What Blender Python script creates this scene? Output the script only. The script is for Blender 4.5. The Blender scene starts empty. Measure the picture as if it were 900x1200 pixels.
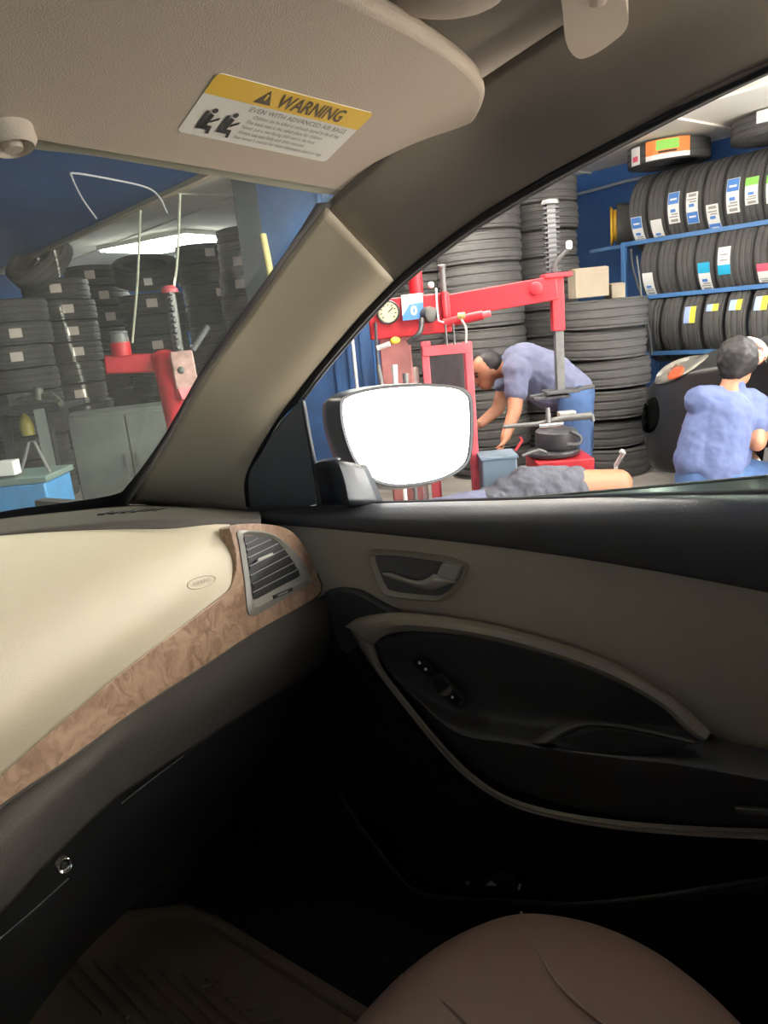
import bpy, bmesh, math, random
from mathutils import Vector as Vec, Matrix
from mathutils.bvhtree import BVHTree
random.seed(7)
scene = bpy.context.scene
COL = scene.collection

# ------------------------------------------------------------------ camera
FPX = 870.0                                   # focal length in pixels of the 900x1200 frame
YAW, PITCH, ROLL = math.radians(57), math.radians(14.3), math.radians(5.5)
CAM = Vec((-0.3, 0.0, 1.34))                  # a phone held over the driver's seat; +Y is the car's nose, +X its passenger side
FW = Vec((math.sin(YAW)*math.cos(PITCH), math.cos(YAW)*math.cos(PITCH), -math.sin(PITCH)))
_R0 = Vec((math.cos(YAW), -math.sin(YAW), 0)); _U0 = _R0.cross(FW)
CX = math.cos(ROLL)*_R0 - math.sin(ROLL)*_U0
CY = math.sin(ROLL)*_R0 + math.cos(ROLL)*_U0
cd = bpy.data.cameras.new('camera'); cam = bpy.data.objects.new('camera', cd); COL.objects.link(cam)
cd.sensor_fit = 'HORIZONTAL'; cd.sensor_width = 36.0; cd.lens = 36.0*FPX/900.0; cd.clip_start = 0.02; cd.clip_end = 300
cam.matrix_world = Matrix(((CX.x, CY.x, -FW.x, CAM.x), (CX.y, CY.y, -FW.y, CAM.y), (CX.z, CY.z, -FW.z, CAM.z), (0, 0, 0, 1)))
scene.camera = cam

# ------------------------------------------------------------------ light
SKY_STRENGTH, SUN_STRENGTH, EXPOSURE = 8.0, 18.0, 0.66
SHOP_AZ = math.radians(18.58)                 # the shop's side wall runs this way, turned a little from the car
WU = Vec((math.sin(SHOP_AZ), math.cos(SHOP_AZ), 0)); WN = Vec((math.cos(SHOP_AZ), -math.sin(SHOP_AZ), 0)); ZU = Vec((0, 0, 1))
def S(u, v, z): return Vec((CAM.x, CAM.y, 0)) + WU*u + WN*v + ZU*z
wd = bpy.data.worlds.new('sky'); scene.world = wd; wd.use_nodes = True
bg = wd.node_tree.nodes['Background']; bg.inputs['Color'].default_value = (1.0, 0.975, 0.94, 1); bg.inputs['Strength'].default_value = SKY_STRENGTH
sd = bpy.data.lights.new('sun', 'SUN'); sd.energy = SUN_STRENGTH; sd.angle = math.radians(1.0); sd.color = (1.0, 0.93, 0.82)
so = bpy.data.objects.new('sun', sd); COL.objects.link(so)
sun_dir = (WU*0.70 + WN*0.06 - ZU*0.71).normalized()   # sun through the open bay behind the car
so.rotation_euler = sun_dir.to_track_quat('-Z', 'Y').to_euler(); so.location = S(-14, 0, 9)
vs = scene.view_settings
vs.view_transform = 'Standard'; vs.look = 'None'; vs.gamma = 1.0; vs.use_curve_mapping = False; vs.exposure = EXPOSURE

# ------------------------------------------------------------------ pixel helpers: read a place off the photograph, on a real surface or at a real depth
def ray(x, y): return FW + CX*((x-450)/FPX) - CY*((y-600)/FPX)
def hit(x, y, p, n):
    r = ray(x, y); p = Vec(p); n = Vec(n)
    return CAM + r*(n.dot(p-CAM)/n.dot(r))
def D(x, y, d): return CAM + ray(x, y)*d                # at depth d along the view axis
def HX(x, y, X): return hit(x, y, (X, 0, 0), (1, 0, 0))
def HY(x, y, Y): return hit(x, y, (0, Y, 0), (0, 1, 0))
def HZ(x, y, Z): return hit(x, y, (0, 0, Z), (0, 0, 1))
def HV(x, y, v): return hit(x, y, S(0, v, 0), WN)

# ------------------------------------------------------------------ materials
MATS = {}
def mat(name, col, rough=0.6, metal=0.0, noise=0.0, nscale=20.0, bump=0.0, bscale=200.0, emit=None, spec=0.5, coat=0.0):
    if name in MATS: return MATS[name]
    m = bpy.data.materials.new(name); m.use_nodes = True
    nt = m.node_tree; b = nt.nodes['Principled BSDF']
    b.inputs['Base Color'].default_value = (*col, 1); b.inputs['Roughness'].default_value = rough
    b.inputs['Metallic'].default_value = metal; b.inputs['Specular IOR Level'].default_value = spec
    b.inputs['Coat Weight'].default_value = coat
    tc = nt.nodes.new('ShaderNodeTexCoord')
    if noise:
        n = nt.nodes.new('ShaderNodeTexNoise'); n.inputs['Scale'].default_value = nscale; n.inputs['Detail'].default_value = 6
        r = nt.nodes.new('ShaderNodeValToRGB')
        r.color_ramp.elements[0].position = 0.3; r.color_ramp.elements[1].position = 0.7
        r.color_ramp.elements[0].color = (*[c*(1-noise) for c in col], 1); r.color_ramp.elements[1].color = (*[min(1, c*(1+noise)) for c in col], 1)
        nt.links.new(tc.outputs['Object'], n.inputs['Vector']); nt.links.new(n.outputs['Fac'], r.inputs['Fac']); nt.links.new(r.outputs['Color'], b.inputs['Base Color'])
    if bump:
        n2 = nt.nodes.new('ShaderNodeTexNoise'); n2.inputs['Scale'].default_value = bscale; n2.inputs['Detail'].default_value = 3
        bp = nt.nodes.new('ShaderNodeBump'); bp.inputs['Strength'].default_value = bump; bp.inputs['Distance'].default_value = 0.002
        nt.links.new(tc.outputs['Object'], n2.inputs['Vector']); nt.links.new(n2.outputs['Fac'], bp.inputs['Height']); nt.links.new(bp.outputs['Normal'], b.inputs['Normal'])
    if emit:
        b.inputs['Emission Color'].default_value = (*col, 1); b.inputs['Emission Strength'].default_value = emit
    MATS[name] = m
    return m
def mat_glass(name, tint, gloss, haze, haze_col=(0.6, 0.63, 0.6)):  # pale scatter layer stands in for the reflected haze on the glass
    m = bpy.data.materials.new(name); m.use_nodes = True; nt = m.node_tree; nt.nodes.clear()
    out = nt.nodes.new('ShaderNodeOutputMaterial'); tr = nt.nodes.new('ShaderNodeBsdfTransparent'); tr.inputs[0].default_value = (*tint, 1)
    gl = nt.nodes.new('ShaderNodeBsdfGlossy'); gl.inputs['Roughness'].default_value = 0.03
    fr = nt.nodes.new('ShaderNodeFresnel'); fr.inputs['IOR'].default_value = gloss
    mx = nt.nodes.new('ShaderNodeMixShader'); nt.links.new(fr.outputs[0], mx.inputs[0]); nt.links.new(tr.outputs[0], mx.inputs[1]); nt.links.new(gl.outputs[0], mx.inputs[2])
    df = nt.nodes.new('ShaderNodeBsdfDiffuse'); df.inputs[0].default_value = (*haze_col, 1)
    tl = nt.nodes.new('ShaderNodeBsdfTranslucent'); tl.inputs[0].default_value = (*haze_col, 1)
    dm = nt.nodes.new('ShaderNodeMixShader'); dm.inputs[0].default_value = 0.6; nt.links.new(df.outputs[0], dm.inputs[1]); nt.links.new(tl.outputs[0], dm.inputs[2])
    m2 = nt.nodes.new('ShaderNodeMixShader'); m2.inputs[0].default_value = haze
    nt.links.new(mx.outputs[0], m2.inputs[1]); nt.links.new(dm.outputs[0], m2.inputs[2]); nt.links.new(m2.outputs[0], out.inputs[0])
    return m
cream = mat('cream_vinyl', (0.57, 0.495, 0.345), 0.5, bump=0.25, bscale=900)
beige = mat('beige_vinyl', (0.50, 0.43, 0.31), 0.6, bump=0.2, bscale=700)
pillar_m = mat('pillar_plastic', (0.50, 0.435, 0.32), 0.5, bump=0.15, bscale=700)
visor_m = mat('visor_vinyl', (0.52, 0.445, 0.365), 0.7, bump=0.3, bscale=600)
rim_m = mat('rim_plastic', (0.40, 0.35, 0.26), 0.45)
liner = mat('headliner_cloth', (0.24, 0.205, 0.17), 0.9, bump=0.3, bscale=800)
dashdark = mat('dash_plastic', (0.075, 0.066, 0.055), 0.8, bump=0.4, bscale=500, spec=0.2)
doordark = mat('door_plastic', (0.062, 0.06, 0.057), 0.5, bump=0.4, bscale=500)
black = mat('black_plastic', (0.012, 0.012, 0.012), 0.5, bump=0.3, bscale=400)
rubber = mat('rubber_seal', (0.016, 0.016, 0.018), 0.45)
satin = mat('satin_bezel', (0.22, 0.205, 0.17), 0.4, 0.15)
chrome = mat('chrome', (0.75, 0.73, 0.70), 0.18, 1.0)
handle_m = mat('handle_metal', (0.50, 0.475, 0.41), 0.35, 0.35)
leather = mat('tan_leather', (0.25, 0.15, 0.102), 0.5, bump=0.35, bscale=350)
leather2 = mat('tan_leather_perforated', (0.185, 0.105, 0.07), 0.55, bump=0.6, bscale=900)
matrub = mat('tan_rubber', (0.34, 0.235, 0.13), 0.7, bump=0.2, bscale=300)
carpet = mat('carpet', (0.02, 0.018, 0.016), 0.95, bump=0.6, bscale=600)
white = mat('white_print', (0.8, 0.79, 0.74), 0.6)
yellow = mat('yellow_print', (0.85, 0.55, 0.04), 0.55)
ink = mat('black_ink', (0.02, 0.02, 0.02), 0.6)
grayink = mat('grey_ink', (0.28, 0.27, 0.25), 0.6)
tread = mat('tyre_rubber', (0.068, 0.066, 0.063), 0.7, noise=0.15, nscale=9, bump=0.3, bscale=120)
red = mat('red_enamel', (0.50, 0.022, 0.032), 0.42, noise=0.12, nscale=8)
redpale = mat('worn_red_enamel', (0.62, 0.10, 0.12), 0.45, noise=0.2, nscale=12)
steel = mat('steel', (0.15, 0.15, 0.147), 0.55, 0.4, noise=0.15, nscale=30)
darksteel = mat('dark_steel', (0.07, 0.07, 0.075), 0.45, 0.4, noise=0.2, nscale=20)
bluewall = mat('blue_paint', (0.028, 0.105, 0.30), 0.6, noise=0.15, nscale=2.5)
bluerail = mat('blue_rail', (0.06, 0.17, 0.38), 0.45)
concrete = mat('cream_ceiling', (0.84, 0.81, 0.72), 0.9, noise=0.06, nscale=1.5)
floor_m = mat('shop_floor', (0.27, 0.245, 0.225), 0.75, noise=0.3, nscale=3)
card = mat('cardboard', (0.32, 0.27, 0.20), 0.85, noise=0.08, nscale=6)
grey = mat('grey_enamel', (0.13, 0.145, 0.13), 0.6, noise=0.2, nscale=5)
skin = mat('skin', (0.38, 0.17, 0.095), 0.55)
hairm = mat('black_hair', (0.012, 0.011, 0.012), 0.6, bump=0.8, bscale=120)
shirt1 = mat('slate_shirt', (0.125, 0.135, 0.215), 0.85, bump=0.4, bscale=60)
shirt2 = mat('blue_shirt', (0.09, 0.12, 0.25), 0.85, bump=0.4, bscale=60)
jeans = mat('jeans', (0.05, 0.105, 0.24), 0.85, bump=0.4, bscale=200)
shortm = mat('grey_shorts', (0.075, 0.08, 0.10), 0.85, bump=0.3, bscale=80)
windshield_m = mat_glass('windshield_glass', (0.76, 0.84, 0.80), 1.18, 0.07)
privacy = mat_glass('privacy_glass', (0.22, 0.24, 0.23), 1.45, 0.0)
paneglass = mat_glass('door_glass', (0.75, 0.85, 0.80), 1.45, 0.02)
mirror_m = mat('mirror_silver', (0.95, 0.96, 0.97), 0.02, 1.0)
carpaint = mat('black_car_paint', (0.014, 0.0135, 0.013), 0.4, coat=0.25, noise=0.3, nscale=4)
def wood_material():
    m = bpy.data.materials.new('burl_wood'); m.use_nodes = True; nt = m.node_tree; b = nt.nodes['Principled BSDF']
    tc = nt.nodes.new('ShaderNodeTexCoord'); n1 = nt.nodes.new('ShaderNodeTexNoise'); n1.inputs['Scale'].default_value = 9; n1.inputs['Detail'].default_value = 4
    mp = nt.nodes.new('ShaderNodeMixRGB'); mp.inputs['Fac'].default_value = 0.25
    n2 = nt.nodes.new('ShaderNodeTexNoise'); n2.inputs['Scale'].default_value = 19; n2.inputs['Detail'].default_value = 9; n2.inputs['Distortion'].default_value = 2.2
    r = nt.nodes.new('ShaderNodeValToRGB'); e = r.color_ramp.elements
    e[0].position = 0.28; e[0].color = (0.17, 0.09, 0.05, 1); e[1].position = 0.66; e[1].color = (0.40, 0.26, 0.165, 1)
    k = e.new(0.48); k.color = (0.30, 0.18, 0.11, 1)
    nt.links.new(tc.outputs['Object'], n1.inputs['Vector']); nt.links.new(tc.outputs['Object'], mp.inputs['Color1']); nt.links.new(n1.outputs['Color'], mp.inputs['Color2'])
    nt.links.new(mp.outputs['Color'], n2.inputs['Vector']); nt.links.new(n2.outputs['Fac'], r.inputs['Fac']); nt.links.new(r.outputs['Color'], b.inputs['Base Color'])
    b.inputs['Roughness'].default_value = 0.35; b.inputs['Coat Weight'].default_value = 0.4; b.inputs['Coat Roughness'].default_value = 0.2
    return m
wood = wood_material()

# ------------------------------------------------------------------ geometry helpers
def cr(pts, n, closed=False):
    """Catmull-Rom through pts (any dimension of Vec / tuples), n samples, parameter by index"""
    P = [Vec(p) for p in pts]; L = len(P); out = []
    segs = L if closed else L-1
    m = n if closed else n-1
    for i in range(n):
        t = i*segs/m if m else 0
        k = min(int(t), segs-1); f = t-k
        if closed: a, b, c, d = P[(k-1) % L], P[k], P[(k+1) % L], P[(k+2) % L]
        else:
            b, c = P[k], P[k+1]
            a = P[k-1] if k > 0 else b*2-c
            d = P[k+2] if k+2 < L else c*2-b
        out.append(0.5*((2*b) + (c-a)*f + (2*a-5*b+4*c-d)*f*f + (3*b-a-3*c+d)*f**3))
    return out
def frame(axis):
    a = Vec(axis).normalized(); h = ZU if abs(a.z) < 0.9 else Vec((1, 0, 0))
    x = h.cross(a).normalized(); return x, a.cross(x), a
class MB:
    def __init__(s): s.v = []; s.f = []; s.m = []
    def add(s, vs, fs, mi=0):
        o = len(s.v); s.v += [Vec(p) for p in vs]
        for f in fs: s.f.append([i+o for i in f]); s.m.append(mi)
        return s
    def box(s, c, size, ax=None, mi=0):
        c = Vec(c); X, Y, Z = ax if ax else (Vec((1, 0, 0)), Vec((0, 1, 0)), ZU)
        hx, hy, hz = [k/2 for k in size]
        v = [c+X*(a*hx)+Y*(b*hy)+Z*(d*hz) for d in (-1, 1) for b in (-1, 1) for a in (-1, 1)]
        return s.add(v, [(0, 2, 3, 1), (4, 5, 7, 6), (0, 1, 5, 4), (2, 6, 7, 3), (0, 4, 6, 2), (1, 3, 7, 5)], mi)
    def beam(s, p0, p1, w, h, mi=0, up=None):
        p0, p1 = Vec(p0), Vec(p1); a = (p1-p0); L = a.length; a.normalize()
        u = Vec(up) if up else (ZU if abs(a.z) < 0.95 else WN)
        x = u.cross(a).normalized(); y = a.cross(x)
        return s.box((p0+p1)/2, (w, h, L), (x, y, a), mi)
    def tube(s, pts, r, n=10, closed=False, mi=0, cap=True):
        pts = [Vec(p) for p in pts]; L = len(pts); rr = r if isinstance(r, (list, tuple)) else [r]*L
        o = []; x = None
        for i, p in enumerate(pts):
            t = (pts[(i+1) % L]-pts[i-1]) if closed else (pts[min(i+1, L-1)]-pts[max(i-1, 0)])
            t.normalize()
            if x is None: x = frame(t)[0]
            x = (x - t*x.dot(t)).normalized(); y = t.cross(x)
            o += [p + (x*math.cos(2*math.pi*k/n)+y*math.sin(2*math.pi*k/n))*rr[i] for k in range(n)]
        fs = []
        for i in range(L if closed else L-1):
            j = (i+1) % L
            fs += [(i*n+k, i*n+(k+1) % n, j*n+(k+1) % n, j*n+k) for k in range(n)]
        if cap and not closed: fs += [tuple(range(n))[::-1], tuple((L-1)*n+k for k in range(n))]
        return s.add(o, fs, mi)
    def cyl(s, p0, p1, r0, r1=None, n=20, mi=0): return s.tube([p0, p1], [r0, r1 if r1 is not None else r0], n, mi=mi)
    def lathe(s, prof, o, axis, n=32, mi=0, closed=False):
        """prof: (radius, height) pairs"""
        x, y, a = frame(axis); o = Vec(o); L = len(prof)
        v = [o + a*h + (x*math.cos(2*math.pi*k/n)+y*math.sin(2*math.pi*k/n))*r for r, h in prof for k in range(n)]
        fs = []
        for i in range(L if closed else L-1):
            j = (i+1) % L
            fs += [(i*n+k, i*n+(k+1) % n, j*n+(k+1) % n, j*n+k) for k in range(n)]
        if not closed:
            if prof[0][0] > 1e-4: fs.append(tuple(range(n))[::-1])
            if prof[-1][0] > 1e-4: fs.append(tuple((L-1)*n+k for k in range(n)))
        return s.add(v, fs, mi)
    def prism(s, poly, off, mi=0):
        """poly 3-D outline, off = thickness vector"""
        n = len(poly); P = [Vec(p) for p in poly]; off = Vec(off)
        return s.add(P + [p+off for p in P], [tuple(range(n)), tuple(range(2*n-1, n-1, -1))] + [(i, i+n, (i+1) % n+n, (i+1) % n) for i in range(n)], mi)
    def ring(s, outer, inner, off, mi=0, lift=None):
        """frame between two outlines with the same number of points; off = thickness vector"""
        n = len(outer); off = Vec(off)
        A = [Vec(p) for p in outer]; B = [Vec(p) for p in inner]
        M = [(a+b)/2 + (Vec(lift) if lift else Vec()) for a, b in zip(A, B)]
        v = A + M + B + [p+off for p in A] + [p+off for p in B]
        fs = []
        for i in range(n):
            j = (i+1) % n
            fs += [(i, j, n+j, n+i), (n+i, n+j, 2*n+j, 2*n+i), (i, 3*n+i, 3*n+j, j), (2*n+i, 2*n+j, 4*n+j, 4*n+i), (3*n+i, 4*n+i, 4*n+j, 3*n+j)]
        return s.add(v, fs, mi)
    def grid(s, rows, nu, nv, mi=0, lin=False):
        """smooth patch through control rows (equal length)"""
        R = [cr(r, nu) for r in rows]
        cols = [cr([R[k][i] for k in range(len(R))], nv) for i in range(nu)]
        v = [cols[i][j] for j in range(nv) for i in range(nu)]
        return s.add(v, [(j*nu+i, j*nu+i+1, (j+1)*nu+i+1, (j+1)*nu+i) for j in range(nv-1) for i in range(nu-1)], mi)
    def ball(s, c, r, n=12, sc=(1, 1, 1), ax=None, mi=0):
        c = Vec(c); X, Y, Z = ax if ax else (Vec((1, 0, 0)), Vec((0, 1, 0)), ZU); m = n//2+1
        rad = [(math.sin(math.pi*i/m), -math.cos(math.pi*i/m)) for i in range(1, m)]
        v = [c-Z*r*sc[2]]
        for q, h in rad: v += [c+(X*math.cos(2*math.pi*k/n)*sc[0]+Y*math.sin(2*math.pi*k/n)*sc[1])*q*r+Z*h*r*sc[2] for k in range(n)]
        v.append(c+Z*r*sc[2]); e = len(v)-1
        fs = [(0, 1+(k+1) % n, 1+k) for k in range(n)]
        for i in range(m-2): fs += [(1+i*n+k, 1+i*n+(k+1) % n, 1+(i+1)*n+(k+1) % n, 1+(i+1)*n+k) for k in range(n)]
        fs += [(1+(m-2)*n+k, 1+(m-2)*n+(k+1) % n, e) for k in range(n)]
        return s.add(v, fs, mi)
    def capsule(s, p0, r0, p1, r1, n=14, flat=None):
        """closed tapered capsule; flat = (direction, factor) squeezes across a direction"""
        p0, p1 = Vec(p0), Vec(p1); x, y, a = frame(p1-p0) if (p1-p0).length > 1e-6 else frame(ZU)
        prof = [(r0*math.cos(t), -r0*math.sin(t), 0) for t in [math.pi/2*(1-k/5) for k in range(1, 6)]] + [(r1*math.cos(t), r1*math.sin(t), 1) for t in [math.pi/2*k/5 for k in range(0, 5)]]
        v = [p0-a*r0]
        for r, h, e in prof:
            b = (p1 if e else p0)+a*h
            v += [b+(x*math.cos(2*math.pi*k/n)+y*math.sin(2*math.pi*k/n))*r for k in range(n)]
        v.append(p1+a*r1)
        if flat:
            d = Vec(flat[0]).normalized(); v = [q - d*((q-(p0+p1)/2).dot(d))*(1-flat[1]) for q in v]
        L = len(prof); e = len(v)-1
        fs = [(0, 1+(k+1) % n, 1+k) for k in range(n)]
        for i in range(L-1): fs += [(1+i*n+k, 1+i*n+(k+1) % n, 1+(i+1)*n+(k+1) % n, 1+(i+1)*n+k) for k in range(n)]
        fs += [(1+(L-1)*n+k, 1+(L-1)*n+(k+1) % n, e) for k in range(n)]
        return s.add(v, fs)
    def build(s, name, m, parent=None, smooth=40, bevel=0, solid=0, face=None, sub=0, seg=2, remesh=0, smth=0, disp=None, origin=None):
        """one mesh object; face = point its open surface should face; solid = thickness behind that surface"""
        off = WORLD.get(parent.name, Vec()) if parent else (Vec(origin) if origin else Vec())
        me = bpy.data.meshes.new(name); me.from_pydata([tuple(p-off) for p in s.v], [], s.f); me.validate()
        for mm in (m if isinstance(m, (list, tuple)) else [m]): me.materials.append(mm)
        if len(me.polygons) == len(s.m): me.polygons.foreach_set('material_index', s.m)
        bm = bmesh.new(); bm.from_mesh(me)
        if face is None: bmesh.ops.recalc_face_normals(bm, faces=bm.faces)
        else:
            t = Vec(face)-off; q = sum((f.normal.dot(t-f.calc_center_median())*f.calc_area() for f in bm.faces))
            if q < 0: bmesh.ops.reverse_faces(bm, faces=bm.faces)
        bm.to_mesh(me); bm.free()
        if smooth:
            me.polygons.foreach_set('use_smooth', [True]*len(me.polygons)); me.set_sharp_from_angle(angle=math.radians(smooth))
        o = bpy.data.objects.new(name, me); COL.objects.link(o)
        if parent: o.parent = parent
        elif origin: o.location = off
        WORLD[o.name] = off
        if remesh:
            k = o.modifiers.new('remesh', 'REMESH'); k.mode = 'VOXEL'; k.voxel_size = remesh; k.use_smooth_shade = True
        if smth:
            k = o.modifiers.new('smooth', 'SMOOTH'); k.factor = 0.5; k.iterations = smth
        if disp:
            tx = bpy.data.textures.new(name+'_folds', 'CLOUDS'); tx.noise_scale = disp[1]; tx.noise_depth = 2
            k = o.modifiers.new('folds', 'DISPLACE'); k.texture = tx; k.strength = disp[0]; k.mid_level = 0.5; k.texture_coords = 'GLOBAL'
        if solid:
            k = o.modifiers.new('solid', 'SOLIDIFY'); k.thickness = solid; k.offset = -1
        if bevel:
            k = o.modifiers.new('bevel', 'BEVEL'); k.width = bevel; k.segments = seg; k.limit_method = 'ANGLE'; k.angle_limit = math.radians(35)
        if sub:
            k = o.modifiers.new('sub', 'SUBSURF'); k.levels = sub; k.render_levels = sub
        return o
WORLD = {}
def thing(name, label, cat, loc, group=None):
    o = bpy.data.objects.new(name, None); o.empty_display_size = 0.05; COL.objects.link(o); o.location = loc; WORLD[o.name] = Vec(loc)
    return tag(o, label, cat, group)
def tag(o, label, cat, group=None):
    o['label'] = label; o['category'] = cat
    if group: o['group'] = group
    return o
def struct(o, label=None):
    o['kind'] = 'structure'
    if label: o['label'] = label
    return o
def text_map(name, body, fn, m, parent, width=None, align='LEFT', bold=0.0):
    """lettering as flat mesh; fn maps text units (height 1) to 3-D"""
    c = bpy.data.curves.new(name+'_font', 'FONT'); c.body = body; c.size = 1.0; c.offset = bold; c.resolution_u = 2
    t = bpy.data.objects.new(name+'_tmp', c); COL.objects.link(t); bpy.context.view_layer.update()
    me0 = t.to_mesh(); vs_ = [v.co.copy() for v in me0.vertices]; fs = [list(p.vertices) for p in me0.polygons]; t.to_mesh_clear()
    bpy.data.objects.remove(t); bpy.data.curves.remove(c)
    x0 = min(v.x for v in vs_); x1 = max(v.x for v in vs_); k = (width/(x1-x0)) if width else 1.0
    b = MB(); b.v = [Vec(fn((v.x-x0)*k, v.y)) for v in vs_]; b.f = fs; b.m = [0]*len(fs)
    return b.build(name, m, parent, smooth=0, face=CAM)
def sm(px, n, fn, closed=True):
    """smooth closed pixel outline -> 3-D by fn(x, y)"""
    return [fn(p.x, p.y) for p in cr([Vec((a, b, 0)) for a, b in px], n, closed)]
def toward(p, d):
    """p moved by d metres towards the cabin's middle"""
    return Vec(p) + (Vec((0.0, 0.05, 1.2))-Vec(p)).normalized()*d
# ================================================================== THE CAR WE SIT IN
WSP, WSN = (0, 1.25, 1.06), (0, 0.57, 0.85)            # windshield plane
WNP, WNN = (0.77, 0, 1.06), (1, 0, 0.28)               # side-window plane
def HW(x, y, off=0.0): return hit(x, y, Vec(WSP)-Vec(WSN).normalized()*off, WSN)
def HS(x, y, off=0.0): return hit(x, y, Vec(WNP)-Vec(WNN).normalized()*off, WNN)
_a, _b, _c = HY(0, 925, 0.66), HY(370, 700, 0.80), HY(280, 615, 0.795)
DPN = (_b-_a).cross(_c-_a).normalized()
if DPN.dot(CAM-_a) < 0: DPN = -DPN
def DP(x, y, off=0.0): return hit(x, y, _a+DPN*off, DPN)

# ---- body shell (setting)
b = MB(); b.box((0, -0.35, 0.22), (1.56, 4.1, 0.04))
struct(b.build('floor_car', carpet))
b = MB(); b.box((0, 1.62, 0.50), (1.56, 0.05, 0.60)); b.box((0, 1.47, 0.90), (1.5, 0.30, 0.02))
struct(b.build('wall_front', black))
b = MB()
rows = [[(-0.74, 0.52, 1.545), (-0.3, 0.55, 1.56), (0.1, 0.55, 1.56), (0.62, 0.52, 1.53)],
        [(-0.74, 0.30, 1.60), (-0.3, 0.32, 1.625), (0.1, 0.32, 1.625), (0.66, 0.30, 1.615)],
        [(-0.74, -0.4, 1.63), (-0.3, -0.4, 1.665), (0.1, -0.4, 1.665), (0.68, -0.4, 1.635)],
        [(-0.74, -1.3, 1.61), (-0.3, -1.3, 1.65), (0.1, -1.3, 1.65), (0.62, -1.3, 1.61)],
        [(-0.70, -2.3, 1.50), (-0.3, -2.3, 1.54), (0.1, -2.3, 1.54), (0.70, -2.3, 1.50)]]
b.grid(rows, 16, 24)
o = struct(b.build('ceiling_car', liner, face=(0, 0, 1), solid=0.04)); 
b = MB()                                                # roof rail trim above the door
lo = [(462, 329), (500, 297), (560, 253), (640, 205), (740, 152), (820, 111), (900, 74), (1060, 6), (1300, -80)]
up = [(381, 240), (425, 203), (480, 155), (545, 108), (640, 45), (720, -5), (800, -50), (960, -130), (1180, -200)]
up3 = [HZ(x, y, z) for (x, y), z in zip(up, (1.497, 1.52, 1.55, 1.58, 1.60, 1.61, 1.61, 1.61, 1.61))]
lo3 = [HS(x, y, 0.0) for x, y in lo]
mid3 = [toward(a*0.45+c*0.55, -0.012) for a, c in zip(lo3, up3)]
lip3 = [toward(a*0.93+c*0.07, 0.006) for a, c in zip(lo3, up3)]
lo4 = [HS(x+3, y+4, -0.016) for x, y in lo]; lp4 = [HS(x-4, y-6, 0.006) for x, y in lo]
b.grid([lo4, lo3, lp4, mid3, up3], 56, 24)
struct(b.build('trim_2', liner, face=CAM, solid=0.003))
b = MB()                                                # A-pillar trim
Lp = [(150, 591), (195, 521), (240, 441), (290, 371), (335, 306), (382, 243)]
Rp = [(289, 597), (289, 556), (326, 490), (376, 425), (422, 371), (462, 329)]
L3 = [HW(x, y, 0.008) for x, y in Lp]; R3 = [HS(x, y, 0.0) for x, y in Rp]
M1 = [toward(a*0.70+c*0.30, 0.004) for a, c in zip(L3, R3)]; M2 = [toward(a*0.30+c*0.70, 0.012) for a, c in zip(L3, R3)]
R4 = [toward(a*0.05+c*0.95, 0.006) for a, c in zip(L3, R3)]
R5 = [HS(x+3, y+3, -0.014) for x, y in Rp]
b.grid([L3, M1, M2, R4, R3, R5], 36, 26)
struct(b.build('trim_1', pillar_m, face=CAM, solid=0.003))
b = MB()                                                # windshield
wl = [(-0.72, 1.27), (0.72, 1.27)]
def WP(x, y): return Vec((x, y, 1.06-(y-1.25)*0.57/0.85))
nx, ny = 13, 9
v = []
for j in range(ny):
    for i in range(nx):
        y = 1.40+(0.46-1.40)*j/(ny-1); xm = 0.79+(0.60-0.79)*j/(ny-1)
        v.append(WP(-xm+2*xm*i/(nx-1), y))
b.add(v, [(j*nx+i, j*nx+i+1, (j+1)*nx+i+1, (j+1)*nx+i) for j in range(ny-1) for i in range(nx-1)])
ws = struct(b.build('window_1', windshield_m, face=CAM))
b = MB()                                                # black painted border of the glass
fr_o = [(-120, 640), (0, 611), (70, 602), (135, 594), (160, 585), (200, 526), (245, 443), (299, 371), (347, 306), (392, 236)]
fr_i = [(-120, 628), (0, 600), (70, 590), (132, 580), (150, 568), (191, 512), (236, 434), (287, 361), (333, 297), (371, 238)]
b.grid([[HW(x, y, 0.003) for x, y in fr_o], [HW(x, y, 0.003) for x, y in fr_i]], 60, 2)
b.build('glass_border', rubber, ws, face=CAM)
# antenna / sensor outline drawn on the glass near the visor
b = MB(); b.tube([HW(x, y, 0.004) for x, y in cr([(113, 256, 0), (96, 232, 0), (84, 207, 0), (88, 203, 0), (130, 210, 0), (170, 219, 0), (186, 230, 0), (196, 250, 0)], 30) for x, y in [(x, y)]] if False else [HW(p.x, p.y, 0.004) for p in cr([Vec(q) for q in ((113, 256, 0), (96, 232, 0), (84, 207, 0), (88, 203, 0), (130, 210, 0), (170, 219, 0), (186, 230, 0), (196, 250, 0))], 30)], 0.0009, 6)
b.build('sensor_outline', mat('faint_line', (0.55, 0.62, 0.66), 0.5), ws)
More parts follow.
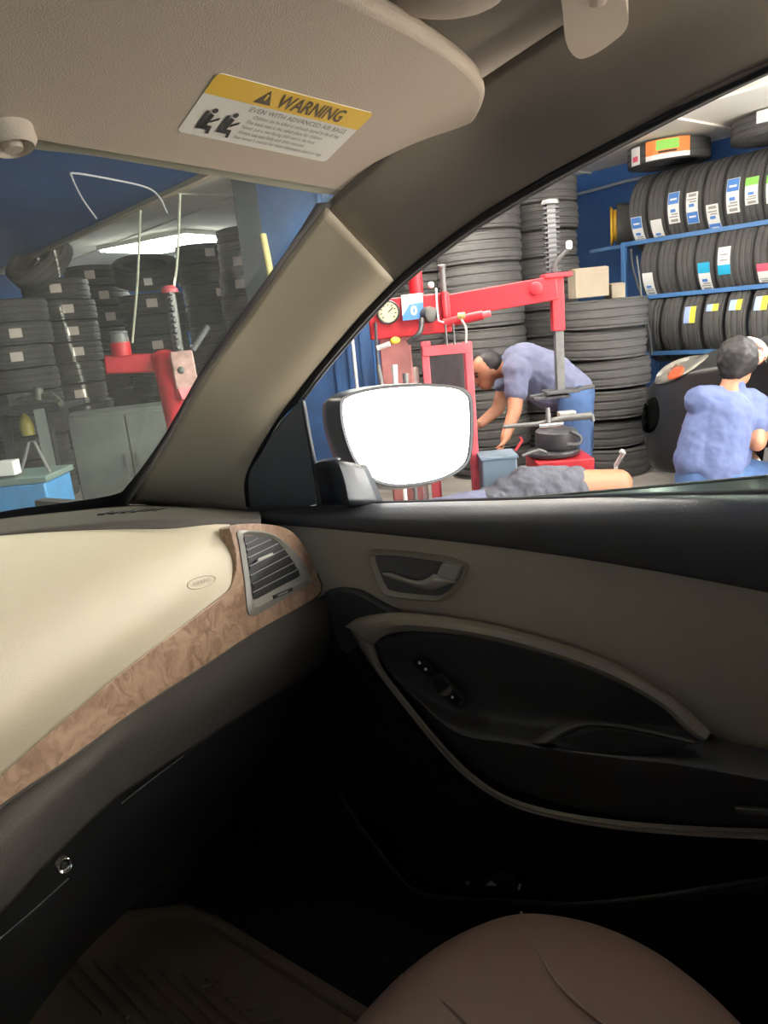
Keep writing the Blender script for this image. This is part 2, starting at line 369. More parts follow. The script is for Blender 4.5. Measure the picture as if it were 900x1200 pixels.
# driver's side and rear, out of view, so that the cabin is closed
b = MB(); b.box((-0.79, -0.4, 0.62), (0.06, 3.8, 0.80)); b.box((-0.78, 0.0, 1.0), (0.05, 3.0, 0.05))
for y in (-0.35, -1.35): b.beam((-0.79, y, 1.0), (-0.66, y, 1.62), 0.12, 0.04)
b.beam((-0.80, 1.15, 1.02), (-0.62, 0.46, 1.56), 0.07, 0.05)
struct(b.build('wall_left', black))
b = MB(); b.box((0, -2.36, 0.75), (1.6, 0.06, 1.05)); b.box((0, -1.35, 0.78), (1.4, 0.16, 0.75)); b.beam((0.78, -2.0, 1.0), (0.66, -2.0, 1.6), 0.6, 0.04)
struct(b.build('wall_back', black))
b = MB(); b.box((0.745, 1.2, 0.60), (0.03, 0.95, 0.80)); struct(b.build('wall_right_kick', black))
for i, q in enumerate(([(0.76, -0.55, 1.05), (0.76, -2.3, 1.08), (0.66, -2.2, 1.58), (0.64, -0.55, 1.62)], [(-0.78, -0.40, 1.0), (-0.78, -2.3, 1.05), (-0.68, -2.2, 1.58), (-0.66, -0.4, 1.62)], [(-0.76, -2.36, 1.27), (0.76, -2.36, 1.27), (0.7, -2.28, 1.56), (-0.7, -2.28, 1.56)])):
    b = MB(); b.add([Vec(p) for p in q], [(0, 1, 2, 3)]); struct(b.build('window_%d' % (i+2), privacy, smooth=0, face=(0, -1, 1)))
b = MB(); b.add([Vec(p) for p in ((-0.78, 1.2, 1.02), (-0.78, -0.4, 1.02), (-0.66, -0.4, 1.62), (-0.62, 0.45, 1.56))], [(0, 1, 2, 3)]); struct(b.build('window_5', paneglass, smooth=0, face=(0, 0, 1)))

# ---- dashboard
dash = thing('dashboard', 'car dashboard with cream airbag panel, burl wood strip and corner air vent', 'dashboard', (0.35, 1.0, 0.85))
b = MB()
c0 = [(-150, 645), (-60, 622), (0, 608), (80, 599), (150, 592), (220, 592), (304, 597)]
c1 = [(-150, 655), (-60, 638), (0, 626), (80, 618), (150, 612), (220, 609), (306, 610)]
yy0 = (1.22, 1.22, 1.22, 1.24, 1.26, 1.20, 1.02); yy1 = (0.90, 0.90, 0.895, 0.87, 0.845, 0.825, 0.81)
a0 = [HW(x, y, 0.004) for (x, y) in c0[:5]] + [HY(220, 593, 1.16), HY(304, 598, 0.99)]
a1 = [HY(x, y, k) for (x, y), k in zip(c1, yy1)]
am = [(p*0.5+q*0.5)+ZU*0.004 for p, q in zip(a0, a1)]
a2 = [p+Vec((0, -0.004, -0.03)) for p in a1]
b.grid([a0, am, a1], 40, 12)
b.build('dash_top', dashdark, dash, face=(0.1, 0.4, 1.6), solid=0.02)
b = MB()                                                # demister slots
for i in range(6):
    x = 118+i*12.5
    p = HY(x, 606-i*0.9, 1.0); q = HY(x+13, 602.5-i*0.9, 1.06)
    b.beam(p+ZU*0.004, q+ZU*0.004, 0.010, 0.004)
b.build('demister_slot', black, dash, bevel=0.001)
b = MB()                                                # airbag panel
X4 = lambda L, ys: [HY(x, y, k) for (x, y), k in zip(L, ys)]
r0 = X4([(-160, 650), (-80, 637), (0, 627), (90, 620), (180, 615.5), (235, 614), (269, 614.5)], (0.91, 0.91, 0.90, 0.875, 0.845, 0.825, 0.815))
r1 = X4([(-160, 668), (-80, 654), (0, 643), (90, 634), (180, 628), (235, 625), (273, 624)], (0.80, 0.81, 0.82, 0.82, 0.82, 0.81, 0.805))
r2 = X4([(-160, 800), (-80, 752), (0, 720), (90, 690), (180, 665), (235, 650), (277, 645)], (0.64, 0.668, 0.695, 0.725, 0.755, 0.775, 0.789))
r3 = X4([(-160, 960), (-80, 895), (0, 838), (75, 786), (155, 735), (222, 693), (277, 667)], (0.58, 0.60, 0.624, 0.662, 0.702, 0.74, 0.777))
r4 = [DP(x, y, 0.004) for x, y in [(-160, 1045), (-80, 973), (0, 912), (62, 857), (140, 792), (210, 738), (270, 690)]]
b.grid([r0, r1, r2, r3, r4], 48, 32)
abvh = BVHTree.FromPolygons([tuple(p) for p in b.v], b.f)
def AP(x, y, off=0.0015):
    r_ = ray(x, y).normalized(); h_ = abvh.ray_cast(CAM, r_); p_ = h_[0] if h_[0] else HY(x, y, 0.75)
    return p_-r_*off
ap = b.build('airbag_panel', cream, dash, face=CAM, solid=0.012)
b = MB()                                                # embossed oval
ec = HY(236, 682, 0.752); eu = (HY(252, 677, 0.757)-ec); ev = (HY(238.5, 688, 0.750)-ec)
pts = [AP(236+16*math.cos(t)+2.5*math.sin(t), 682-5*math.cos(t)+6*math.sin(t), 0.0008) for t in [2*math.pi*i/40 for i in range(40)]]
b.tube(pts, 0.0011, 6, closed=True)
b.build('emblem', cream, ap)
text_map('emblem_lettering', 'AIRBAG', lambda x, y: AP(236+16*(x*1.3-0.65)+2.5*(0.35-y*1.1), 682-5*(x*1.3-0.65)+6*(0.35-y*1.1)), mat('emblem_print', (0.36, 0.31, 0.22), 0.6), ap, width=1.0)
b = MB()                                                # burl wood strip that runs round the vent
wo = [(-150, 1040), (-80, 974), (0, 910), (62, 856), (140, 791), (210, 737), (255, 703), (271, 687), (277, 668), (277, 650), (272, 628), (271, 616),
      (300, 613.5), (330, 617), (348, 628), (361, 648), (372, 672), (377, 688), (372, 699), (352, 712), (300, 741), (236, 783), (160, 833), (80, 891), (0, 946), (-80, 1012), (-150, 1080)]
poly = [DP(p.x, p.y, 0.006) for p in cr([Vec((x, y, 0)) for x, y in wo], 150, True)]
b.prism(poly, -DPN*0.02)
b.build('wood_trim', wood, dash, bevel=0.003)
b = MB(); b.tube([DP(p.x, p.y, 0.0065) for p in cr([Vec((x, y, 0)) for x, y in wo[16:]], 80)], 0.0016, 6)
b.build('trim_edge', dashdark, dash)
# vent
bo = [(279, 623), (295.5, 621), (315.5, 624), (333, 634), (349, 650), (360, 668), (364.5, 681), (361, 685.5), (338, 699), (304, 719), (296.5, 721), (291, 716.5), (286.7, 679), (281, 639)]
bi = [(286, 628.5), (300, 627), (319, 631), (332, 642), (343, 657), (350, 670), (351.5, 674), (348.5, 677), (330, 686.5), (303, 701), (299, 702.5), (296, 700), (292, 672), (287.5, 642)]
vent = MB().prism([DP(x, y, 0.0075) for x, y in bi], -DPN*0.004).build('air_vent', black, dash, smooth=0)
oo = sm(bo, 84, lambda x, y: DP(x, y, 0.008)); ii = sm(bi, 84, lambda x, y: DP(x, y, 0.008))
MB().ring(oo, ii, -DPN*0.012, lift=DPN*0.004).build('vent_bezel', satin, vent, bevel=0.001)
z2 = lambda x, y: (260+x/4.5, 590+y/4.5)
sl = [((125, 215), (190, 183)), ((132, 247), (258, 190)), ((138, 287), (295, 212)), ((145, 332), (327, 242)), ((150, 380), (352, 275)), ((160, 425), (380, 312)), ((163, 470), (402, 347))]
for p, q in sl:
    b = MB(); b.beam(DP(*z2(*p), 0.0105), DP(*z2(*q), 0.0105), 0.0011, 0.0012, up=DPN); b.beam(DP(*z2(*p), 0.0088)-ZU*0.0018, DP(*z2(*q), 0.0088)-ZU*0.0018, 0.006, 0.0016, mi=1, up=DPN)
    b.build('slat', [mat('slat_edge', (0.30, 0.29, 0.27), 0.4), black], vent, smooth=0)
MB().beam(DP(*z2(185, 300), 0.014), DP(*z2(265, 265), 0.014), 0.004, 0.005, up=DPN).build('direction_tab', handle_m, vent, bevel=0.0008)
MB().beam(DP(*z2(272, 495), 0.0125), DP(*z2(370, 452), 0.0125), 0.0060, 0.0030, up=DPN).build('wheel_slot', black, vent, bevel=0.0005)
MB().beam(DP(*z2(290, 488), 0.014), DP(*z2(345, 464), 0.014), 0.0028, 0.0035, up=DPN).build('thumb_wheel', satin, vent, bevel=0.0005)
# lower dash: soft band, then the glove box turning under
b = MB()
k0 = [DP(x, y, -0.002) for x, y in [(384, 695), (352, 711), (300, 740), (236, 782), (160, 832), (80, 890), (0, 945), (-80, 1011), (-150, 1079)]]
k1 = X4([(388, 716), (350, 740), (300, 768), (226, 815), (146, 866), (74, 924), (0, 983), (-90, 1060), (-150, 1110)], (0.795, 0.775, 0.755, 0.725, 0.69, 0.655, 0.625, 0.60, 0.58))
k2 = X4([(390, 736), (350, 763), (300, 792), (212, 846), (132, 896), (62, 956), (0, 1022), (-95, 1105), (-150, 1150)], (0.80, 0.78, 0.76, 0.73, 0.695, 0.66, 0.63, 0.605, 0.585))
k3 = X4([(392, 770), (352, 798), (302, 828), (216, 884), (138, 936), (70, 1000), (8, 1064), (-90, 1145), (-150, 1190)], (0.84, 0.82, 0.80, 0.765, 0.73, 0.695, 0.66, 0.635, 0.61))
b.grid([k0, k1, k2, k3], 48, 24)
b.build('knee_band', dashdark, dash, face=CAM, solid=0.012)
gb = MB()
g0 = [p+Vec((0, 0.012, 0.02)) for p in k3]; g1 = [p+Vec((0, 0.05, -0.10)) for p in k3]; g2 = [p+Vec((0, 0.16, -0.28)) for p in k3]; g3 = [p+Vec((0, 0.45, -0.34)) for p in k3]
gb.grid([g0, g1, g2, g3], 40, 20)
gbx = gb.build('glove_box', black, dash, face=CAM, solid=0.012)
lk = HY(73, 1014, 0.655); ln = (CAM-lk).normalized(); ln = (ln+Vec((0, -0.6, -0.2))).normalized()
b = MB(); b.lathe([(0.0078, -0.004), (0.0078, 0.004), (0.0068, 0.0052), (0.0056, 0.0048), (0.0050, 0.002), (0.0, 0.002)], toward(lk, 0.004), ln, 28)
lock = b.build('lock', chrome, gbx)
b = MB(); b.cyl(toward(lk, 0.004)+ln*0.0015, toward(lk, 0.004)+ln*0.0032, 0.0026, n=14); b.build('keyhole', ink, gbx)
seamm = mat('panel_seam', (0.018, 0.018, 0.017), 0.5)
MB().tube([HY(x, y, k) for x, y, k in ((215, 886, 0.748), (180, 912, 0.735), (142, 942, 0.717))], 0.0010, 6).build('seam', seamm, gbx)
MB().tube([HY(x, y, k) for x, y, k in ((80, 1030, 0.685), (40, 1066, 0.665), (0, 1100, 0.65), (-40, 1132, 0.64))], 0.0010, 6).build('seam', seamm, gbx)

# ---- passenger door
door = thing('car_door', 'open-window passenger door with beige insert, dark armrest and curved trim', 'door', (0.74, 0.3, 0.25))
b = MB()                                                # dark top roll
d0 = [HX(x, y, 0.775) for x, y in ((296, 598), (376, 592), (600, 586), (760, 581), (900, 577.5), (1100, 573), (1300, 570))]
d1 = [HX(x, y, 0.742) for x, y in ((297, 599), (380, 597), (600, 594), (760, 591), (900, 590), (1100, 590), (1300, 590))]
d2 = [HX(x, y, 0.708) for x, y in ((300, 604), (430, 608), (600, 612), (750, 618), (900, 628), (1100, 645), (1300, 665))]
d3 = [HX(x, y, 0.706) for x, y in ((304, 612), (450, 625), (600, 641), (750, 663), (900, 690), (1100, 730), (1300, 775))]
d4 = [p+Vec((0.02, 0, -0.008)) for p in d3]
b.grid([d0, d1, d2, d3, d4], 48, 24)
b.build('top_roll', mat('door_roll', (0.07, 0.069, 0.068), 0.5, bump=0.3, bscale=500), door, face=CAM, solid=0.006)
b = MB()
i0 = [HX(x, y, 0.728) for x, y in ((318, 604), (450, 618), (600, 634), (750, 656), (900, 683), (1100, 723), (1300, 765))]
i1 = [HX(x, y, 0.726) for x, y in ((345, 660), (470, 680), (610, 705), (750, 735), (900, 770), (1100, 820), (1300, 870))]
i2 = [HX(x, y, 0.728) for x, y in ((372, 760), (470, 790), (610, 840), (750, 890), (900, 940), (1100, 990), (1300, 1040))]
b.grid([i0, i1, i2], 40, 14)
b.build('insert_panel', beige, door, face=CAM, solid=0.02)
b = MB()                                                # dark corner cap next to the dash
cp = [(379, 700), (386, 693), (400, 691.5), (420, 696), (445, 710), (470, 724), (450, 735), (415, 760), (402, 765), (392, 742)]
b.prism(sm(cp, 50, lambda x, y: HX(x, y, 0.708)), (0.02, 0, 0))
b.build('corner_cap', doordark, door, bevel=0.004)
MB().prism([HX(x, y, 0.716) for x, y in ((345, 690), (400, 726), (424, 748), (446, 782), (505, 855), (600, 910), (900, 935), (1300, 1010), (1350, 1500), (330, 1500))], (0.03, 0, 0)).build('lower_panel', black, door, smooth=0)
# arm-rest bowl
col0 = [(438, 752), (470, 740), (560, 745), (640, 765), (720, 795), (780, 828), (818, 858), (900, 878), (1080, 905), (1300, 940)]
col1 = [(450, 780), (520, 822), (590, 838), (650, 845), (720, 851), (775, 856), (822, 864), (900, 884), (1080, 912), (1300, 948)]
col2 = [(472, 806), (532, 857), (590, 869), (650, 878), (720, 887), (775, 893), (822, 900), (900, 914), (1080, 945), (1300, 985)]
col3 = [(500, 842), (548, 893), (590, 920), (650, 941), (720, 955), (775, 961), (822, 966), (900, 972), (1080, 985), (1300, 1000)]
X0 = (0.706, 0.708, 0.71, 0.71, 0.71, 0.71, 0.706, 0.70, 0.70, 0.70)
X1 = (0.706, 0.712, 0.722, 0.722, 0.720, 0.715, 0.70, 0.69, 0.69, 0.69)
X2 = (0.700, 0.665, 0.645, 0.635, 0.63, 0.625, 0.625, 0.625, 0.625, 0.625)
X3 = (0.700, 0.680, 0.672, 0.665, 0.66, 0.66, 0.66, 0.66, 0.66, 0.66)
rw = [[HX(x, y, k) for (x, y), k in zip(c, X)] for c, X in ((col0, X0), (col1, X1), (col2, X2), (col3, X3))]
b = MB(); e2a = [a*0.86+c*0.14 for a, c in zip(rw[2], rw[1])]; e2b = [a*0.86+c*0.14 for a, c in zip(rw[2], rw[3])]
b.grid([rw[0], rw[1], e2a, e2b, rw[3]], 64, 40)
arm = b.build('armrest', doordark, door, face=CAM, solid=0.004)
b = MB()                                                # pale rim, upper and lower sweep
uo = [(408, 735), (425, 726), (470, 722), (540, 730), (620, 748), (700, 775), (770, 812), (812, 845), (828, 863)]
ui = [(438, 753), (452, 741), (485, 735), (552, 741), (631, 759), (709, 786), (775, 821), (808, 851), (827, 864)]
lo_ = [(408, 735), (432, 775), (470, 825), (508, 872), (545, 911), (590, 940), (645, 957), (720, 969), (820, 977), (900, 980), (1080, 992), (1300, 1006)]
li_ = [(438, 753), (449, 783), (481, 827), (518, 871), (553, 906), (595, 934), (648, 951), (721, 963.5), (820, 972), (900, 975.5), (1080, 987.5), (1300, 1001)]
def strip(o_, i_, xo, xm, xi, n):
    A = [HX(x, y, xo) for x, y in o_]; B = [HX(x, y, xi) for x, y in i_]; M = [HX((a[0]+c[0])/2, (a[1]+c[1])/2, xm) for a, c in zip(o_, i_)]
    b.grid([A, M, B], n, 8)
strip(uo, ui, 0.708, 0.694, 0.704, 60)
A = [HX(x, y, k) for (x, y), k in zip(lo_, (0.708, 0.70, 0.69, 0.68, 0.67, 0.665, 0.66, 0.66, 0.66, 0.66, 0.66, 0.66))]
M = [HX((a[0]+c[0])/2, (a[1]+c[1])/2, k) for a, c, k in zip(lo_, li_, (0.694, 0.688, 0.675, 0.662, 0.655, 0.652, 0.65, 0.65, 0.65, 0.65, 0.65, 0.65))]
B = [HX(x, y, k) for (x, y), k in zip(li_, (0.704, 0.70, 0.69, 0.68, 0.672, 0.668, 0.664, 0.662, 0.66, 0.66, 0.66, 0.66))]
b.grid([A, M, B], 70, 8)
b.build('armrest_rim', rim_m, door, face=CAM, solid=0.008)
# pull pocket; its hollow is flat, the shade put in as black
b = MB()
po = [(622, 869), (650, 852), (683, 844), (725, 848), (770, 857), (818, 868)]; pi_ = [(650, 872), (668, 861), (693, 853), (730, 856), (770, 864), (805, 872)]
b.grid([[HX(x, y, k) for (x, y), k in zip(po, (0.648, 0.668, 0.678, 0.672, 0.664, 0.655))], [HX((p[0]+q[0])/2, (p[1]+q[1])/2, k-0.014) for p, q, k in zip(po, pi_, (0.648, 0.668, 0.676, 0.668, 0.66, 0.652))],
        [HX(x, y, k) for (x, y), k in zip(pi_, (0.642, 0.656, 0.662, 0.656, 0.65, 0.645))]], 40, 8)
ph = b.build('pull_handle', mat('pull_plastic', (0.075, 0.07, 0.062), 0.5), arm, face=CAM, solid=0.004)
b = MB(); hp = [(650, 872), (668, 861), (693, 853), (730, 856), (770, 864), (805, 872), (790, 880), (750, 885), (710, 884), (675, 878)]
b.prism(sm(hp, 50, lambda x, y: HX(x, y, 0.6365+max(0, (874-y))*0.0005)), (0.004, 0, 0))
b.build('pocket_shade', black, arm, smooth=0)
MB().beam(HX(862, 948, 0.636), HX(960, 957, 0.636), 0.008, 0.008).build('door_lamp', mat('lamp_lens', (0.12, 0.11, 0.09), 0.3), arm, bevel=0.001)
# switches
def SWP(x, y, off=0.0):
    t = max(0, min(1, (x-450)/90)); return toward(HX(x, y, 0.708-0.024*t), 0.004+off)
z4 = lambda x, y: (460+x/5, 740+y/5)
b = MB(); q = [(105, 180), (120, 155), (150, 142), (215, 195), (238, 230), (215, 265), (175, 245), (135, 215)]
b.prism([SWP(*z4(*p), 0.004) for p in q], Vec((0.012, 0, -0.004))); sw = b.build('lock_switch', rubber, door, bevel=0.001)
for x, y in ((155, 184), (191, 221)):
    c = SWP(*z4(x, y), 0.0055); n_ = (CAM-c).normalized(); MB().lathe([(0.0027, -0.001), (0.0027, 0.0006), (0.0, 0.0008)], c, n_, 12).build('icon', white, sw)
b = MB(); q = [(215, 295), (235, 262), (270, 245), (340, 310), (405, 385), (418, 420), (380, 462), (340, 445), (290, 395), (262, 365)]
b.prism([SWP(*z4(*p), 0.004) for p in q], Vec((0.012, 0, -0.004))); sw2 = b.build('window_switch', doordark, door, bevel=0.001)
b = MB(); q = [(228, 297), (245, 270), (272, 256), (330, 315), (262, 362)]
b.prism([SWP(*z4(*p), 0.0055) for p in q], Vec((0.006, 0, -0.002))); b.build('rocker_well', ink, sw2, smooth=0)
b = MB(); q = [(275, 372), (335, 318), (345, 345), (330, 372), (300, 380)]
b.prism([SWP(*z4(*p), 0.007) for p in q], Vec((0.006, 0, -0.002))); b.build('rocker_lip', satin, sw2, bevel=0.001)
b = MB(); q = [(300, 388), (335, 375), (350, 345), (398, 395), (378, 442), (340, 425)]
b.prism([SWP(*z4(*p), 0.0062) for p in q], Vec((0.006, 0, -0.002))); b.build('rocker', rubber, sw2, bevel=0.001)
c = SWP(*z4(347, 385), 0.0072); MB().lathe([(0.0024, -0.001), (0.0024, 0.0006), (0.0, 0.0008)], c, (CAM-c).normalized(), 12).build('icon', white, sw2)
# inside handle
z3 = lambda x, y: (420+x/6.43, 630+y/6.43)
ho = [(100, 110), (130, 95), (350, 110), (640, 150), (790, 195), (822, 230), (790, 310), (720, 410), (650, 470), (560, 485), (250, 450), (170, 390), (110, 250), (90, 160)]
hi = [(128, 148), (150, 135), (350, 148), (620, 186), (765, 215), (780, 240), (750, 300), (690, 385), (640, 425), (565, 438), (262, 405), (200, 355), (150, 240), (128, 175)]
oo = sm(ho, 84, lambda x, y: HX(*z3(x, y), 0.7185)); ii = sm(hi, 84, lambda x, y: HX(*z3(x, y), 0.716))
ih = MB().ring(oo, ii, (0.012, 0, 0), lift=(-0.008, 0, 0)).build('handle_bezel', rim_m, door, bevel=0.0015)
MB().prism(sm(hi, 60, lambda x, y: HX(*z3(x, y), 0.7175)), (0.004, 0, 0)).build('handle_cup', mat('handle_cup', (0.13, 0.13, 0.125), 0.4), ih, smooth=0)
b = MB()
la = [(178, 262), (260, 268), (360, 305), (450, 325), (520, 305), (570, 275), (640, 300), (735, 325)]
lb = [(182, 292), (260, 315), (360, 350), (450, 378), (520, 395), (590, 388), (660, 360), (725, 340)]
xx = (0.716, 0.712, 0.706, 0.700, 0.697, 0.696, 0.697, 0.700)
b.grid([[HX(*z3(*p), k) for p, k in zip(la, xx)], [HX(*z3((p[0]+q[0])/2, (p[1]+q[1])/2), k-0.005) for p, q, k in zip(la, lb, xx)], [HX(*z3(*q), k+0.001) for q, k in zip(lb, xx)]], 40, 10)
b.build('release_lever', handle_m, ih, face=CAM, solid=0.003)
b = MB(); q = [(580, 300), (620, 205), (640, 195), (770, 225), (765, 250), (735, 320), (715, 328)]
b.prism([HX(*z3(*p), 0.699) for p in q], (0.014, 0, 0)); b.build('lock_tab', handle_m, ih, bevel=0.0025, seg=3)
# map pocket
b = MB()
mo = [(398, 930), (420, 965), (450, 1005), (485, 1043), (530, 1052), (600, 1056), (670, 1060), (760, 1052), (900, 1030)]
b.tube([HX(p.x, p.y, 0.665) for p in cr([Vec((x, y, 0)) for x, y in mo], 60)], 0.004, 8)
mp = b.build('pocket_lip', mat('pocket_plastic', (0.03, 0.03, 0.03), 0.45), door)
b = MB(); b.grid([[HX(x, y, 0.665) for x, y in mo], [HX(x-5, y+70, 0.668) for x, y in mo], [HX(x-10, y+200, 0.69) for x, y in mo]], 40, 10)
b.build('map_pocket', black, door, face=CAM, solid=0.004)
b = MB(); b.prism([HX(x, y, 0.69) for x, y in ((537, 1037), (600, 1019), (612, 1045), (545, 1052))], (0.003, 0, 0)); ml = b.build('pocket_label', mat('label_card', (0.03, 0.03, 0.028), 0.5), door, smooth=0)
for q in (((569, 1038), (575, 1032), (582, 1038)), ((546, 1033), (549, 1033), (549, 1037), (546, 1037)), ((608, 1036), (611, 1036), (609, 1043), (606, 1043))):
    MB().prism([HX(x, y, 0.688) for x, y in q], (0.001, 0, 0)).build('mark_and_glint', white, ml, smooth=0)  # white triangle, plus two glints painted as small white patches
# window surround
b = MB(); sp = [(289, 599), (289, 556), (300, 534), (325, 500), (346, 474), (352, 470), (356, 500), (366, 555), (373, 592), (330, 597)]
b.prism([HS(x, y, -0.004) for x, y in sp], (0.015, 0, 0.004)); b.build('sail_panel', mat('sail_plastic', (0.16, 0.165, 0.17), 0.5), door, bevel=0.003)
b = MB()
f0 = [(290, 592), (289, 556), (302, 531), (326, 490), (352, 463), (376, 431), (422, 377), (462, 335), (500, 303), (560, 259), (640, 211), (740, 157), (820, 116), (900, 79), (1060, 11), (1300, -75)]
b.tube([HS(p.x, p.y, -0.004) for p in cr([Vec((x, y, 0)) for x, y in f0], 110)], 0.0062, 10); b.build('window_seal', rubber, door)
b = MB()
f1 = [(355, 468), (380, 434), (426, 380), (466, 338), (505, 305), (565, 262), (645, 214), (745, 160), (825, 119), (905, 81), (1065, 13), (1300, -72)]
b.tube([HS(p.x, p.y, -0.016) for p in cr([Vec((x, y, 0)) for x, y in f1], 90)], 0.004, 8); b.build('frame_edge', mat('frame_gloss', (0.07, 0.07, 0.075), 0.3), door)
b = MB()
b.grid([[HS(x, y, -0.008) for x, y in ((351, 470), (358, 510), (366, 550), (373, 592))], [HS(x+3.5, y, -0.001) for x, y in ((351, 470), (358, 510), (366, 550), (373, 592))], [HS(x+7, y, -0.008) for x, y in ((351, 470), (358, 510), (366, 550), (373, 592))]], 14, 7)
b.build('division_bar', mat('bar_plastic', (0.10, 0.105, 0.11), 0.4), door, face=CAM, solid=0.004)
b = MB(); gl = [(590, 585), (730, 573.5), (900, 558), (1100, 538), (1300, 515)]
top_ = [HS(x, y, -0.02) for x, y in gl]; dn = Vec((0.28, 0, -1)).normalized()
v = top_ + [p+dn*0.16 for p in top_]; n = len(top_)
b.add(v, [(i, i+1, n+i+1, n+i) for i in range(n-1)]); b.build('window_pane', paneglass, door, face=CAM, solid=0.004)
b = MB(); b.tube(top_, 0.0022, 6); b.build('pane_edge', mat('glass_edge', (0.16, 0.19, 0.17), 0.25), door)
b = MB(); b.tube([HS(x, y, -0.012) for x, y in ((372, 592), (500, 588), (700, 582), (900, 576), (1100, 571), (1300, 566))], 0.004, 8); b.build('belt_seal', mat('belt_trim', (0.12, 0.125, 0.13), 0.4), door)
# outer skin below the window
b = MB(); b.grid([[(0.80, 1.5, 0.98), (0.80, 0.6, 1.02), (0.80, -0.2, 1.06), (0.80, -2.3, 1.1)], [(0.86, 1.5, 0.7), (0.88, 0.6, 0.7), (0.88, -0.2, 0.7), (0.86, -2.3, 0.7)], [(0.82, 1.5, 0.25), (0.82, 0.6, 0.25), (0.82, -0.2, 0.25), (0.82, -2.3, 0.25)]], 20, 8)
b.build('outer_skin', mat('car_paint_silver', (0.35, 0.36, 0.37), 0.3, 0.5), door, face=(3, 0, 1), solid=0.004)

# ---- side mirror
mc = hit(477, 511, (0.98, 0.78, 1.1), (0.25, 1, 0)); mn = Vec((-0.33, -0.93, 0.13)).normalized()
mir = thing('side_mirror', 'door mirror outside the open window, its glass flashing with sky glare', 'mirror', mc-ZU*0.1)
go = [(402, 478), (408, 466), (440, 457), (490, 453), (530, 455), (547, 463), (551, 480), (550, 525), (541, 546), (512, 561), (470, 567), (440, 561), (419, 540), (406, 508)]
def HM(x, y, off=0.0): return hit(x, y, mc+mn*off, mn)
MB().prism(sm(go, 80, lambda x, y: HM(x, y)), -mn*0.003).build('mirror_glass', mirror_m, mir, smooth=0)
ho2 = [(477+(x-477)*1.05, 511+(y-511)*1.06) for x, y in go]
oo = sm(ho2, 80, lambda x, y: HM(x, y, 0.004)); ii = sm(go, 80, lambda x, y: HM(x, y, 0.002))
MB().ring(oo, ii, -mn*0.02).build('glass_surround', mat('mirror_shell', (0.03, 0.035, 0.04), 0.35), mir, bevel=0.001)
b = MB(); cen = sum(oo, Vec())/len(oo); bk = -mn
rings = [[p for p in oo], [cen+(p-cen)*1.05+bk*0.03 for p in oo], [cen+(p-cen)*0.97+bk*0.07 for p in oo], [cen+(p-cen)*0.72+bk*0.105 for p in oo], [cen+(p-cen)*0.25+bk*0.12 for p in oo]]
n = len(oo); v = [p for r in rings for p in r]
b.add(v, [(k*n+i, k*n+(i+1) % n, (k+1)*n+(i+1) % n, (k+1)*n+i) for k in range(4) for i in range(n)] + [tuple(4*n+i for i in range(n))])
b.build('housing', MATS['mirror_shell'], mir)
b = MB(); b.grid([[HS(x, y, -0.01) for x, y in ((362, 545), (370, 575), (380, 592))], [D(x, y, 1.30) for x, y in ((392, 540), (400, 565), (405, 592))], [D(x, y, 1.36) for x, y in ((430, 545), (440, 566), (450, 590))]], 8, 10)
b.build('mirror_arm', MATS['mirror_shell'], mir, face=CAM, solid=0.03)

# ---- sun visor
VP, VN = Vec((0, 0.62, 1.5)), Vec((0, 0.25, 1)).normalized()
def HVz(x, y, off=0.0): return hit(x, y, VP-VN*off, VN)
vis = thing('sun_visor', 'taupe sun visor folded up under the roof, airbag warning label on it', 'sun visor', HVz(300, 110))
vo = [(-70, -30), (-72, 100), (-40, 152), (20, 176), (110, 187), (250, 210), (370, 229), (420, 231), (468, 221), (505, 204), (535, 178), (558, 143), (570, 114), (562, 92), (530, 64), (470, 27), (390, -12), (290, -45), (100, -62)]
b = MB(); b.prism(sm(vo, 120, lambda x, y: HVz(x, y)), VN*0.02); b.build('panel', visor_m, vis, bevel=0.008, seg=4)
b = MB(); c = HVz(10, 158, 0.004); b.lathe([(0.0, 0.012), (0.007, 0.012), (0.009, 0.004), (0.016, 0.011), (0.0195, 0.006), (0.020, -0.01)], c, -VN, 32); b.build('pivot_cap', visor_m, vis)
b = MB(); b.ball(HVz(424, 224, 0.0), 0.014, 16, (1.1, 0.7, 0.5), (Vec((1, 0, 0)), Vec((0, 1, 0)), ZU)); b.build('hinge_knob', visor_m, vis)
TL, TR, BR, BL = [HVz(x, y, 0.0006) for x, y in ((255, 85), (438, 133), (381, 190), (207, 154))]
def LB(s, t, off=0.0): return (TL*(1-s)+TR*s)*(1-t)+(BL*(1-s)+BR*s)*t - VN*off
def rr(s0, s1, t0, t1, r=0.03, off=0.0):
    P = []
    for cx_, cy_, a0 in ((s1-r, t0+r*2, -90), (s1-r, t1-r*2, 0), (s0+r, t1-r*2, 90), (s0+r, t0+r*2, 180)):
        for k in range(5):
            a = math.radians(a0+k*22.5); P.append(LB(cx_+r*math.cos(a), cy_+2*r*math.sin(a), off))
    return P
wl = MB().prism(rr(0, 1, 0, 1), VN*0.0006).build('warning_label', white, vis, smooth=0)
bd = rr(0, 1, 0, 1, off=0.0004)[:5] + [LB(1, 0.31, 0.0004), LB(0, 0.31, 0.0004)] + rr(0, 1, 0, 1, off=0.0004)[15:20]
MB().prism(bd, VN*0.0003).build('yellow_band', yellow, wl, smooth=0)
text_map('heading', 'WARNING', lambda x, y: LB(0.38+x*0.44, 0.255-y*0.29, 0.0008), mat('brown_ink', (0.09, 0.06, 0.015), 0.6), wl, width=1.0, bold=0.02)
MB().prism([LB(0.255, 0.265, 0.0007), LB(0.355, 0.265, 0.0007), LB(0.305, 0.05, 0.0007)], VN*0.0002).build('alert_triangle', MATS['brown_ink'], wl, smooth=0)
